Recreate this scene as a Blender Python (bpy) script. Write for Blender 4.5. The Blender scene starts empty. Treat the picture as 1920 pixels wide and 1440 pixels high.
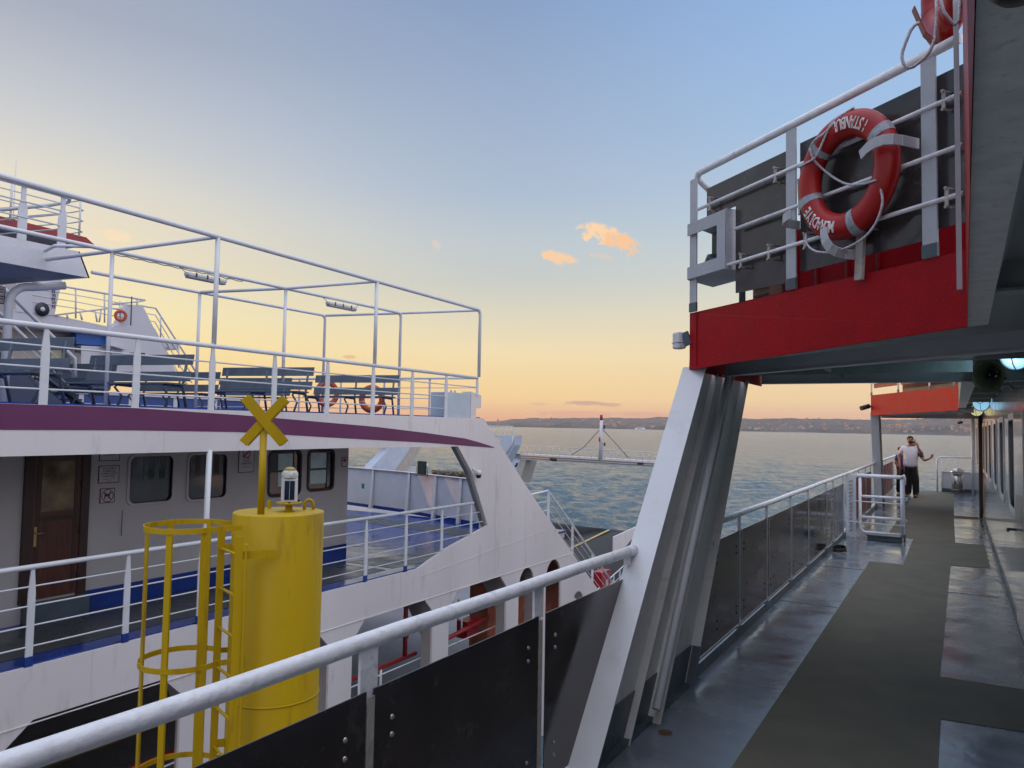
import bpy, bmesh, math, random
import numpy as np
from math import sin, cos, pi, radians, tan, sqrt, atan2
from mathutils import Vector, Matrix
random.seed(7)
SC = bpy.context.scene
COL = SC.collection

# ---------------------------------------------------------------- camera
# Own ferry frame: +Y along the walkway, +X towards the deckhouse, Z up, walkway deck at z = 0
EYE = Vector((0, 0, 1.85))
F = 1442.0
YAW, PITCH, ROLL = radians(30.0), radians(3.06), radians(1.0)
_f = Vector((-sin(YAW) * cos(PITCH), cos(YAW) * cos(PITCH), sin(PITCH)))
_r0 = Vector((cos(YAW), sin(YAW), 0)); _u0 = _r0.cross(_f)
_r = _r0 * cos(ROLL) + _u0 * sin(ROLL); _u = _u0 * cos(ROLL) - _r0 * sin(ROLL)
cam = bpy.data.cameras.new('camera'); camo = bpy.data.objects.new('camera', cam); COL.objects.link(camo)
cam.sensor_width = 36; cam.lens = F / 1920 * 36; cam.clip_start = 0.05; cam.clip_end = 30000
camo.matrix_world = Matrix(((_r.x, _u.x, -_f.x, EYE.x), (_r.y, _u.y, -_f.y, EYE.y), (_r.z, _u.z, -_f.z, EYE.z), (0, 0, 0, 1)))
SC.camera = camo

def ray(px, py):
    return (_f * F + _r * (px - 960) - _u * (py - 720)).normalized()

def U(px, py, ax, c):
    """survey helper: where the line of sight through a photo pixel meets the plane ax = c"""
    d = ray(px, py); i = 'XYZ'.index(ax)
    return EYE + d * ((c - EYE[i]) / d[i])

# ---------------------------------------------------------------- light
SUN_AZ, SUN_EL = radians(78.0), radians(3.0)        # azimuth from +Y towards -X
SUNV = Vector((-sin(SUN_AZ) * cos(SUN_EL), cos(SUN_AZ) * cos(SUN_EL), sin(SUN_EL)))
world = bpy.data.worlds.new('World'); SC.world = world; world.use_nodes = True
wt = world.node_tree; wt.nodes.clear()
def wn(t, **k):
    n = wt.nodes.new(t)
    for a, b in k.items(): setattr(n, a, b)
    return n
wout = wn('ShaderNodeOutputWorld'); wbg = wn('ShaderNodeBackground')
def srgb(c):
    return tuple(((v / 255) / 12.92 if v / 255 <= 0.04045 else ((v / 255 + 0.055) / 1.055) ** 2.4) for v in c)
def wmath(op, a, b=None, c=None, clamp=False):
    n = wn('ShaderNodeMath', operation=op, use_clamp=clamp)
    for i, v in enumerate((a, b, c)):
        if v is None: continue
        if isinstance(v, (int, float)): n.inputs[i].default_value = v
        else: wt.links.new(v, n.inputs[i])
    return n.outputs[0]
def wvec(op, a, b):
    n = wn('ShaderNodeVectorMath', operation=op)
    for i, v in enumerate((a, b)):
        if v is None: continue
        if isinstance(v, (tuple, Vector)): n.inputs[i].default_value = tuple(v)
        else: wt.links.new(v, n.inputs[i])
    return n
def wmix(f, a, b):
    n = wn('ShaderNodeMix', data_type='RGBA')
    for i, v in ((0, f), (6, a), (7, b)):
        if isinstance(v, (int, float)): n.inputs[i].default_value = v
        elif isinstance(v, tuple): n.inputs[i].default_value = v + (1,)
        else: wt.links.new(v, n.inputs[i])
    return n.outputs[2]
wtc = wn('ShaderNodeTexCoord'); wdir = wvec('NORMALIZE', wtc.outputs['Generated'], None).outputs[0]
wsep = wn('ShaderNodeSeparateXYZ'); wt.links.new(wdir, wsep.inputs[0])
el_deg = wmath('MULTIPLY', wmath('ARCSINE', wsep.outputs[2]), 57.2958)
hflat = wn('ShaderNodeCombineXYZ'); wt.links.new(wsep.outputs[0], hflat.inputs[0]); wt.links.new(wsep.outputs[1], hflat.inputs[1])
hn = wvec('NORMALIZE', hflat.outputs[0], None).outputs[0]
az_c = wvec('DOT_PRODUCT', hn, Vector((-sin(radians(66)), cos(radians(66)), 0))).outputs['Value']
az_deg = wmath('MULTIPLY', wmath('ARCCOSINE', wmath('MINIMUM', wmath('MAXIMUM', az_c, -0.9999), 0.9999)), 57.2958)
def skyramp(stops):
    """colour of clear air against elevation: 0..1 on the ramp = -5..45 degrees"""
    r = wn('ShaderNodeValToRGB'); els = r.color_ramp.elements
    for i, (e, c) in enumerate(stops):
        p = (e + 5) / 50
        el = els[i] if i < 2 else els.new(p)
        el.position = p; el.color = srgb(c) + (1,)
    wt.links.new(wmath('MULTIPLY_ADD', el_deg, 1 / 50, 0.1, clamp=True), r.inputs[0])
    return r.outputs[0]
rA = skyramp([(-1.5, (120, 100, 90)), (0.2, (240, 178, 130)), (3, (255, 221, 140)), (7, (255, 238, 180)), (11.5, (247, 231, 196)), (15, (233, 226, 208)), (17.8, (214, 214, 211)), (21, (195, 200, 208)), (25, (172, 179, 194)), (40, (140, 158, 190))])
rB = skyramp([(-1.5, (110, 100, 95)), (0.3, (238, 172, 130)), (2, (255, 215, 146)), (5.4, (249, 228, 180)), (7.8, (230, 221, 194)), (10.5, (206, 209, 203)), (13.5, (195, 205, 211)), (17, (177, 193, 213)), (29, (142, 165, 201)), (42, (118, 146, 195))])
rC = skyramp([(-1.5, (95, 100, 105)), (0.3, (226, 172, 148)), (2, (248, 213, 162)), (5, (248, 223, 180)), (8, (234, 224, 197)), (11, (213, 218, 213)), (15, (190, 209, 225)), (21, (166, 197, 232)), (29, (150, 187, 234)), (42, (118, 158, 215))])
rD = skyramp([(-1.5, (95, 100, 115)), (1, (178, 160, 178)), (4, (190, 172, 186)), (9, (172, 180, 205)), (18, (140, 165, 205)), (40, (105, 140, 195))])
def wstep(lo, hi):
    n = wn('ShaderNodeMapRange', interpolation_type='SMOOTHSTEP')
    n.inputs['From Min'].default_value = lo; n.inputs['From Max'].default_value = hi
    wt.links.new(az_deg, n.inputs['Value']); return n.outputs[0]
grad = wmix(wstep(-2, 38), rA, rB)
grad = wmix(wstep(30, 64), grad, rC)
grad = wmix(wstep(75, 150), grad, rD)
sky = wn('ShaderNodeTexSky', sky_type='NISHITA', sun_disc=False)
sky.sun_elevation = SUN_EL; sky.sun_rotation = -SUN_AZ
sky.altitude = 0; sky.air_density = 1.0; sky.dust_density = 1.2; sky.ozone_density = 2.0
nis = wvec('MULTIPLY', sky.outputs[0], (0.12, 0.12, 0.12)).outputs[0]
nis = wvec('MINIMUM', nis, (1.0, 0.9, 0.7)).outputs[0]
air = wmix(0.94, nis, grad)
# small evening clouds: soft noisy patches on the sky itself
ncl = wn('ShaderNodeTexNoise'); ncl.inputs['Scale'].default_value = 75; ncl.inputs['Detail'].default_value = 6; ncl.inputs['Roughness'].default_value = 0.6
wt.links.new(wdir, ncl.inputs['Vector'])
nz = wmath('SUBTRACT', ncl.outputs[0], 0.5)
def cloud(air, px, py, wx, wy, tilt, col, amt=1.0, rag=4.2):
    d = ray(px, py); e1 = Vector((0, 0, 1)).cross(d).normalized() * -1; e2 = e1.cross(d).normalized() * -1
    if e2.z < 0: e2 = -e2
    t = radians(tilt); a = e1 * cos(t) + e2 * sin(t); b = e2 * cos(t) - e1 * sin(t)
    u = wmath('MULTIPLY', wmath('SUBTRACT', wvec('DOT_PRODUCT', wdir, a).outputs['Value'], d.dot(a)), F / wx)
    v = wmath('MULTIPLY', wmath('SUBTRACT', wvec('DOT_PRODUCT', wdir, b).outputs['Value'], d.dot(b)), F / wy)
    v2 = wmath('MULTIPLY_ADD', nz, 1.2, v)
    q = wmath('ADD', wmath('MULTIPLY', u, u), wmath('MULTIPLY', v2, v2))
    m = wmath('ADD', wmath('SUBTRACT', 1.0, q), wmath('MULTIPLY', nz, rag))
    m = wmath('MULTIPLY', wmath('MULTIPLY', m, 1.6, clamp=True), amt)
    return wmix(m, air, srgb(col))
PEACH = (252, 206, 158)
air = cloud(air, 1128, 436, 44, 17, -12, (253, 214, 170))
air = cloud(air, 1168, 455, 42, 16, -24, (250, 200, 156))
air = cloud(air, 1047, 483, 36, 13, -12, (248, 208, 168))
air = cloud(air, 1128, 481, 24, 6, -8, (226, 205, 186), 0.5)
air = cloud(air, 818, 458, 10, 7, -40, (238, 212, 190), 0.4)
air = cloud(air, 215, 440, 30, 10, 0, (252, 226, 188), 0.7)
air = cloud(air, 1100, 756, 42, 5, -1, (205, 158, 142), 0.8, 1.2)
air = cloud(air, 1145, 759, 25, 4, 0, (208, 160, 142), 0.7, 1.2)
air = cloud(air, 1010, 757, 18, 3, 0, (220, 170, 140), 0.5, 1.2)
air = cloud(air, 1080, 776, 90, 7, 0, (222, 160, 142), 0.5, 2.0)
air = cloud(air, 655, 669, 14, 4, 0, (226, 180, 140), 0.7, 1.2)
air = cloud(air, 1200, 777, 60, 6, 0, (220, 158, 144), 0.5, 2.0)
# overhead and astern the sky is brightened as added fill light (outside this view)
def wadd(base, col, w):
    m = wvec('SCALE', None, None); m.inputs[0].default_value = col; wt.links.new(w, m.inputs['Scale'])
    return wvec('ADD', base, m.outputs[0]).outputs[0]
def wsm(src, lo, hi):
    n = wn('ShaderNodeMapRange', interpolation_type='SMOOTHSTEP'); n.inputs['From Min'].default_value = lo; n.inputs['From Max'].default_value = hi
    wt.links.new(src, n.inputs['Value']); return n.outputs[0]
fill_noise = wn('ShaderNodeTexNoise'); fill_noise.inputs['Scale'].default_value = 3; fill_noise.inputs['Detail'].default_value = 4; wt.links.new(wdir, fill_noise.inputs['Vector'])
vk = wmath('ADD', wmath('MULTIPLY', fill_noise.outputs[0], 0.8), 0.6)
up_ = wmath('MULTIPLY', wsm(el_deg, 30, 58), vk)
air = wadd(air, (0.95, 0.92, 0.90), up_)
back_ = wmath('MULTIPLY', wmath('MULTIPLY', wsm(az_deg, 78, 125), wsm(el_deg, -1, 4)), vk)
air = wadd(air, (0.78, 0.71, 0.67), back_)
wt.links.new(air, wbg.inputs[0]); wbg.inputs[1].default_value = 1.0
wt.links.new(wbg.outputs[0], wout.inputs[0])
sl = bpy.data.lights.new('sun', 'SUN'); sl.energy = 2.0; sl.angle = radians(0.5); sl.color = (1.0, 0.50, 0.22)
slo = bpy.data.objects.new('sun', sl); COL.objects.link(slo)
slo.rotation_euler = (-SUNV).to_track_quat('-Z', 'Y').to_euler()
SC.view_settings.view_transform = 'Standard'; SC.view_settings.look = 'None'
SC.view_settings.gamma = 1; SC.view_settings.use_curve_mapping = False
SC.view_settings.exposure = 0.0

# ---------------------------------------------------------------- mesh helpers
ORG = {}
class MB:
    def __init__(self): self.v = []; self.f = []; self.sm = []
    def add(self, vs, fs, smooth=False):
        n = len(self.v); self.v += [Vector(p) for p in vs]
        self.f += [tuple(i + n for i in f) for f in fs]; self.sm += [smooth] * len(fs)
        return self
    def box(self, c, s, rz=0, m=None):
        c = Vector(c); R = Matrix.Rotation(rz, 3, 'Z') if m is None else m
        vs = [c + R @ Vector((x * s[0] / 2, y * s[1] / 2, z * s[2] / 2)) for x in (-1, 1) for y in (-1, 1) for z in (-1, 1)]
        return self.add(vs, [(0, 1, 3, 2), (4, 6, 7, 5), (0, 4, 5, 1), (2, 3, 7, 6), (0, 2, 6, 4), (1, 5, 7, 3)])
    def span(self, a, b):
        a = Vector(a); b = Vector(b)
        return self.box((a + b) / 2, [abs(b[i] - a[i]) for i in range(3)])
    def bar(self, a, b, w, h, up=(0, 0, 1)):
        a = Vector(a); b = Vector(b); d = (b - a).normalized(); s = d.cross(Vector(up))
        if s.length < 1e-4: s = d.cross(Vector((0, 1, 0)))
        s.normalize(); t = s.cross(d)
        m = Matrix((s, d, t)).transposed()
        return self.box((a + b) / 2, (w, (b - a).length, h), m=m)
    def tube(self, pts, r, n=10, closed=False, rs=None):
        pts = [Vector(p) for p in pts]; N = len(pts); rings = []; prev = None
        for i, p in enumerate(pts):
            if closed: t = (pts[(i + 1) % N] - pts[i - 1]).normalized()
            elif i == 0: t = (pts[1] - p).normalized()
            elif i == N - 1: t = (p - pts[-2]).normalized()
            else:
                t = ((pts[i + 1] - p).normalized() + (p - pts[i - 1]).normalized())
                t = t.normalized() if t.length > 1e-5 else (pts[i + 1] - p).normalized()
            if prev is None:
                a = Vector((0, 0, 1)) if abs(t.z) < 0.9 else Vector((1, 0, 0)); nrm = t.cross(a).normalized()
            else:
                nrm = prev - t * prev.dot(t); nrm.normalize()
            prev = nrm; bn = t.cross(nrm); rr = rs[i] if rs else r; k = 1.0
            if 0 < i < N - 1 and not closed:
                c = (pts[i + 1] - p).normalized().dot(t); k = 1 / max(c, 0.5)
            rings.append([p + (nrm * cos(2 * pi * j / n) + bn * sin(2 * pi * j / n)) * rr for j in range(n)])
        vs = [v for R_ in rings for v in R_]; fs = []
        for i in range(N if closed else N - 1):
            o = i * n; q = ((i + 1) % N) * n
            fs += [(o + j, o + (j + 1) % n, q + (j + 1) % n, q + j) for j in range(n)]
        self.add(vs, fs, True)
        if not closed:
            self.add(rings[0], [tuple(range(n))[::-1]]); self.add(rings[-1], [tuple(range(n))])
        return self
    def cyl(self, a, b, r, r2=None, n=24):
        r2 = r if r2 is None else r2
        return self.tube([a, b], r, n, rs=[r, r2])
    def lathe(self, c, prof, n=32, m=None):
        c = Vector(c); R = m or Matrix.Identity(3); vs = []
        for r, z in prof: vs += [c + R @ Vector((r * cos(2 * pi * j / n), r * sin(2 * pi * j / n), z)) for j in range(n)]
        fs = [(i * n + j, i * n + (j + 1) % n, (i + 1) * n + (j + 1) % n, (i + 1) * n + j) for i in range(len(prof) - 1) for j in range(n)]
        return self.add(vs, fs, True)
    def poly(self, pts, off):
        """a flat polygon given thickness along vector off (convex or simple)"""
        pts = [Vector(p) for p in pts]; off = Vector(off); n = len(pts)
        vs = pts + [p + off for p in pts]
        return self.add(vs, [tuple(range(n)), tuple(range(2 * n - 1, n - 1, -1))] + [(i, i + n, (i + 1) % n + n, (i + 1) % n) for i in range(n)])
    def build(self, name, mat, parent=None, bevel=0, loc=None):
        o = Vector(ORG[parent.name]) if parent is not None else Vector(loc) if loc is not None else Vector((0, 0, 0))
        me = bpy.data.meshes.new(name); me.from_pydata([tuple(p - o) for p in self.v], [], self.f); me.update()
        me.polygons.foreach_set('use_smooth', self.sm)
        bm = bmesh.new(); bm.from_mesh(me)
        bmesh.ops.remove_doubles(bm, verts=bm.verts, dist=1e-5)
        bmesh.ops.recalc_face_normals(bm, faces=bm.faces); bm.to_mesh(me); bm.free()
        me.materials.append(mat)
        ob = bpy.data.objects.new(name, me); COL.objects.link(ob)
        if parent is not None: ob.parent = parent
        else: ob.location = o
        ORG[ob.name] = o
        if bevel:
            b = ob.modifiers.new('bevel', 'BEVEL'); b.width = bevel; b.segments = 2; b.limit_method = 'ANGLE'; b.angle_limit = radians(40)
            b.harden_normals = False
        return ob
def M2(*a, **k): return MB()
def tag(o, label=None, cat=None, group=None, kind=None):
    if label: o['label'] = label
    if cat: o['category'] = cat
    if group: o['group'] = group
    if kind: o['kind'] = kind
    return o
def thing(name, label, cat, loc, group=None):
    o = bpy.data.objects.new(name, None); COL.objects.link(o); o.empty_display_size = 0.1
    o.location = loc; ORG[o.name] = Vector(loc)
    return tag(o, label, cat, group)
def copy_tree(o, loc=None, rz=None, label=None):
    c = o.copy(); COL.objects.link(c)
    if loc is not None: c.location = loc
    if rz is not None: c.rotation_euler = (0, 0, rz)
    if label: c['label'] = label
    for ch in list(o.children):
        d = ch.copy(); COL.objects.link(d); d.parent = c
        for g in list(ch.children):
            e = g.copy(); COL.objects.link(e); e.parent = d
    return c
def arc(c, a, b, r, t0, t1, n):
    """points of an arc in the plane of unit vectors a, b"""
    c = Vector(c); a = Vector(a); b = Vector(b)
    return [c + a * (r * cos(t0 + (t1 - t0) * i / n)) + b * (r * sin(t0 + (t1 - t0) * i / n)) for i in range(n + 1)]
def plate(name, outer, holes, to3, thick, mat, parent=None, bevel=0):
    """flat steel plate with cut-outs; to3 maps (u, v, w) to the scene"""
    cu = bpy.data.curves.new('plate', 'CURVE'); cu.dimensions = '2D'; cu.fill_mode = 'BOTH'; cu.extrude = thick / 2
    for loop in [outer] + holes:
        sp = cu.splines.new('POLY'); sp.points.add(len(loop) - 1); sp.use_cyclic_u = True
        for p, q in zip(sp.points, loop): p.co = (q[0], q[1], 0, 1)
    ob = bpy.data.objects.new('plate', cu); COL.objects.link(ob)
    dg = bpy.context.evaluated_depsgraph_get()
    me = bpy.data.meshes.new_from_object(ob.evaluated_get(dg)); bpy.data.objects.remove(ob); bpy.data.curves.remove(cu)
    mb = MB(); mb.add([to3(v.co.x, v.co.y, v.co.z) for v in me.vertices], [tuple(p.vertices) for p in me.polygons])
    bpy.data.meshes.remove(me)
    return mb.build(name, mat, parent, bevel)
def word(name, body, size, m, mat, parent=None, depth=0.002, align='CENTER', loc=None):
    """lettering as thin geometry; m = 4x4 placing text x/y axes in the scene"""
    cu = bpy.data.curves.new('t', 'FONT'); cu.body = body; cu.size = size; cu.extrude = depth / 2; cu.offset = size * 0.012
    cu.align_x = align; cu.align_y = 'CENTER'; cu.resolution_u = 2
    ob = bpy.data.objects.new('t', cu); COL.objects.link(ob)
    dg = bpy.context.evaluated_depsgraph_get()
    me = bpy.data.meshes.new_from_object(ob.evaluated_get(dg)); bpy.data.objects.remove(ob); bpy.data.curves.remove(cu)
    mb = MB(); mb.add([m @ v.co for v in me.vertices], [tuple(p.vertices) for p in me.polygons])
    bpy.data.meshes.remove(me)
    if name is None: return mb
    return mb.build(name, mat, parent, loc=loc)
def frame(o, x, y):
    x = Vector(x).normalized(); y = Vector(y).normalized(); z = x.cross(y)
    return Matrix(((x.x, y.x, z.x, o[0]), (x.y, y.y, z.y, o[1]), (x.z, y.z, z.z, o[2]), (0, 0, 0, 1)))

# ---------------------------------------------------------------- materials
def lin(c): return srgb(c)
def mat(name, col, rough=0.5, metal=0.0, bump=0.0, bscale=40, var=0.08, vscale=3, dirt=None, damt=0.3, dscale=6, rvar=0.1, spec=0.5, coat=0, stretch=None):
    m = bpy.data.materials.new(name); m.use_nodes = True; t = m.node_tree; b = t.nodes['Principled BSDF']
    N = t.nodes.new; L = t.links.new
    tc = N('ShaderNodeTexCoord'); vec = tc.outputs['Object']
    if stretch:
        mp = N('ShaderNodeMapping'); mp.inputs['Scale'].default_value = stretch; L(vec, mp.inputs[0]); vec = mp.outputs[0]
    n1 = N('ShaderNodeTexNoise'); n1.inputs['Scale'].default_value = vscale; n1.inputs['Detail'].default_value = 5; L(vec, n1.inputs['Vector'])
    hsv = N('ShaderNodeHueSaturation'); hsv.inputs['Color'].default_value = tuple(col) + (1,)
    mr = N('ShaderNodeMapRange'); mr.inputs[1].default_value = 0.3; mr.inputs[2].default_value = 0.7
    mr.inputs[3].default_value = 1 - var; mr.inputs[4].default_value = 1 + var; L(n1.outputs[0], mr.inputs[0]); L(mr.outputs[0], hsv.inputs['Value'])
    out = hsv.outputs[0]
    if dirt is not None:
        n2 = N('ShaderNodeTexNoise'); n2.inputs['Scale'].default_value = dscale; n2.inputs['Detail'].default_value = 8; n2.inputs['Roughness'].default_value = 0.7; L(vec, n2.inputs['Vector'])
        r2 = N('ShaderNodeMapRange'); r2.inputs[1].default_value = 0.56; r2.inputs[2].default_value = 0.72; r2.inputs[4].default_value = damt; L(n2.outputs[0], r2.inputs[0])
        mx = N('ShaderNodeMix'); mx.data_type = 'RGBA'; mx.inputs[7].default_value = tuple(dirt) + (1,); L(r2.outputs[0], mx.inputs[0]); L(out, mx.inputs[6]); out = mx.outputs[2]
    L(out, b.inputs['Base Color'])
    rr = N('ShaderNodeMapRange'); rr.inputs[1].default_value = 0.3; rr.inputs[2].default_value = 0.7; rr.inputs[3].default_value = max(0.02, rough - rvar); rr.inputs[4].default_value = min(1, rough + rvar)
    L(n1.outputs[0], rr.inputs[0]); L(rr.outputs[0], b.inputs['Roughness'])
    b.inputs['Metallic'].default_value = metal; b.inputs['Specular IOR Level'].default_value = spec
    if coat: b.inputs['Coat Weight'].default_value = coat; b.inputs['Coat Roughness'].default_value = 0.08
    if bump:
        n3 = N('ShaderNodeTexNoise'); n3.inputs['Scale'].default_value = bscale; n3.inputs['Detail'].default_value = 3; L(vec, n3.inputs['Vector'])
        bp = N('ShaderNodeBump'); bp.inputs['Strength'].default_value = bump; bp.inputs['Distance'].default_value = 0.01; L(n3.outputs[0], bp.inputs['Height']); L(bp.outputs[0], b.inputs['Normal'])
    return m
WHITEG = mat('greyed_white_paint', (0.40, 0.42, 0.455), 0.4, bump=0.3, bscale=14, var=0.08, dirt=(0.25, 0.25, 0.24), damt=0.4, dscale=5)
WHITE = mat('white_paint', (0.60, 0.62, 0.65), 0.38, bump=0.25, bscale=14, var=0.05, dirt=(0.34, 0.33, 0.31), damt=0.35, dscale=2.5)
WHITE2 = mat('white_hull_paint', (0.65, 0.62, 0.62), 0.45, bump=0.8, bscale=1.8, var=0.05, vscale=0.7, dirt=(0.33, 0.27, 0.24), damt=0.42, dscale=3.2, stretch=(1, 1, 0.22))
PIPE = mat('chipped_white_pipe_paint', (0.78, 0.80, 0.84), 0.33, bump=0.5, bscale=30, var=0.10, vscale=9, dirt=(0.26, 0.29, 0.33), damt=0.65, dscale=9)
CREAM = mat('cream_cabin_paint', (0.42, 0.40, 0.395), 0.5, bump=0.15, bscale=8, var=0.05, vscale=1.5)
GREY = mat('grey_green_ceiling_paint', (0.33, 0.36, 0.355), 0.45, bump=0.4, bscale=14, var=0.10, vscale=8, dirt=(0.10, 0.11, 0.10), damt=0.4, dscale=20)
PYL = mat('pylon_cream_paint', (0.60, 0.60, 0.585), 0.45, bump=0.4, bscale=9, var=0.07, dirt=(0.22, 0.21, 0.18), damt=0.4, dscale=7)
RED = mat('red_paint', (0.31, 0.001, 0.006), 0.45, spec=0.18, bump=0.22, bscale=60, var=0.14, vscale=4, dirt=(0.18, 0.004, 0.008), damt=0.5, dscale=7)
REDDARK = mat('dark_red_paint', (0.20, 0.012, 0.018), 0.4, bump=0.3, var=0.15)
REDP = mat('red_pipe_paint', (0.30, 0.012, 0.02), 0.35, var=0.1)
PURPLE = mat('purple_band_paint', (0.115, 0.022, 0.088), 0.4, bump=0.25, bscale=3, var=0.08, vscale=1.2)
YELL = mat('yellow_paint', (0.44, 0.285, 0.0), 0.45, spec=0.3, bump=0.3, bscale=12, var=0.12, vscale=2.5, dirt=(0.17, 0.085, 0.012), damt=0.65, dscale=7, stretch=(1, 1, 0.16))
BLUE = mat('blue_deck_paint', (0.010, 0.040, 0.22), 0.16, bump=0.5, bscale=3, var=0.15, rvar=0.12, vscale=1.5)
DGREY = mat('dark_non_slip_deck_paint', (0.045, 0.052, 0.055), 0.35, bump=0.5, bscale=8, var=0.2, vscale=1.2, rvar=0.22)
BLUEB = mat('bright_blue_paint', (0.012, 0.09, 0.34), 0.4)
DECK = mat('grey_blue_deck_paint', (0.15, 0.18, 0.21), 0.22, bump=0.55, bscale=4.5, var=0.22, vscale=2.2, dirt=(0.20, 0.20, 0.205), damt=0.4, dscale=9, rvar=0.13)
KICK = mat('slate_kick_paint', (0.060, 0.085, 0.105), 0.35, bump=0.4, bscale=15, var=0.15)
NONSLIP = mat('non_slip_walkway', (0.170, 0.158, 0.118), 0.82, bump=1.0, bscale=420, var=0.16, vscale=3, dirt=(0.21, 0.205, 0.17), damt=0.6, dscale=1.6, rvar=0.08)
PANEL = mat('smoked_panel', (0.026, 0.020, 0.023), 0.17, bump=0.25, bscale=1.3, var=0.3, rvar=0.12, dirt=(0.09, 0.08, 0.085), damt=0.55, dscale=7, spec=0.6)
PANEL2 = mat('faded_smoked_panel', (0.045, 0.040, 0.042), 0.2, bump=0.2, bscale=2, var=0.3, vscale=5, dirt=(0.11, 0.10, 0.10), damt=0.6, dscale=5)
WOOD = mat('brown_wood', (0.075, 0.022, 0.012), 0.4, bump=0.3, bscale=20, var=0.3, vscale=4, stretch=(6, 6, 0.8))
WOODD = mat('dark_wood_frame', (0.035, 0.014, 0.010), 0.45, var=0.2)
GLASS = mat('tinted_window_glass', (0.030, 0.045, 0.048), 0.06, var=0.5, vscale=1.2, rvar=0.02, spec=0.9, bump=0.04, bscale=2)
TEAL = mat('teal_sky_through_window', (0.42, 0.62, 0.62), 0.3, var=0.15)  # teal stands in for sky light seen through the cabin
RUBBER = mat('black_rubber', (0.012, 0.012, 0.013), 0.5)
BLACK = mat('black_plastic', (0.010, 0.011, 0.013), 0.35)
BENCH = mat('slate_bench_paint', (0.068, 0.094, 0.130), 0.4, bump=0.15, bscale=10, var=0.12, vscale=5)
BENCHM = mat('bench_steel', (0.055, 0.075, 0.105), 0.35, var=0.15)
STEEL = mat('brushed_steel', (0.45, 0.44, 0.42), 0.28, metal=0.9, var=0.12)
GALV = mat('worn_galvanised_bar', (0.36, 0.34, 0.31), 0.5, bump=0.5, bscale=30, var=0.2, vscale=20, dirt=(0.16, 0.13, 0.10), damt=0.7, dscale=30)
BRASS = mat('brass', (0.45, 0.33, 0.14), 0.3, metal=0.8)
ROPE = mat('white_rope', (0.46, 0.46, 0.50), 0.8, var=0.5, vscale=130)
TAPE = mat('silver_reflective_tape', (0.30, 0.33, 0.37), 0.35, bump=0.4, bscale=40, var=0.2, vscale=30)
ORANGER = mat('red_lifebuoy_skin', (0.33, 0.006, 0.006), 0.38, spec=0.4, bump=0.15, bscale=12, var=0.15, vscale=6)
ORANGE = mat('orange_lifebuoy_skin', (0.42, 0.07, 0.025), 0.45)
SIGN = mat('sign_face', (0.44, 0.42, 0.43), 0.4, var=0.03)
INK = mat('black_ink', (0.02, 0.02, 0.03), 0.5)
INKR = mat('red_ink', (0.30, 0.02, 0.03), 0.5)
GREEN = mat('green_sign', (0.01, 0.20, 0.12), 0.4)
SKIN = mat('tanned_skin', (0.33, 0.13, 0.075), 0.5, var=0.08)
HAIR = mat('dark_hair', (0.012, 0.009, 0.008), 0.6)
SHIRTW = mat('white_shirt', (0.68, 0.62, 0.64), 0.85, bump=0.6, bscale=14, var=0.06)
SHIRTB = mat('navy_shirt', (0.015, 0.04, 0.14), 0.85, var=0.15)
TROUS = mat('black_trousers', (0.010, 0.010, 0.012), 0.8, var=0.2)
ASPH = mat('car_deck_paint', (0.19, 0.19, 0.21), 0.5, bump=0.5, bscale=10, var=0.22, vscale=0.8, dirt=(0.05, 0.05, 0.055), damt=0.5, dscale=1.5)
RAMPM = mat('ribbed_ramp_steel', (0.030, 0.028, 0.028), 0.7, bump=0.5, bscale=10, var=0.25, vscale=1)
YLINE = mat('yellow_line_paint', (0.42, 0.33, 0.12), 0.6, var=0.2)
CONC = mat('rope_heap', (0.13, 0.11, 0.085), 0.9, bump=1, bscale=15, var=0.4, vscale=8)
def emis(name, col, s):
    m = mat(name, (0.5, 0.5, 0.5), 0.3); b = m.node_tree.nodes['Principled BSDF']
    b.inputs['Emission Color'].default_value = col + (1,); b.inputs['Emission Strength'].default_value = s
    return m
# lamps that are lit
LAMPC = emis('cool_lamp_glass', (0.30, 0.66, 0.95), 0.75)
LAMPW = emis('warm_lamp_glass', (0.8, 0.8, 0.4), 0.6)
CLEAR = mat('clear_dome', (0.55, 0.55, 0.5), 0.08, var=0.3, vscale=40)

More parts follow.
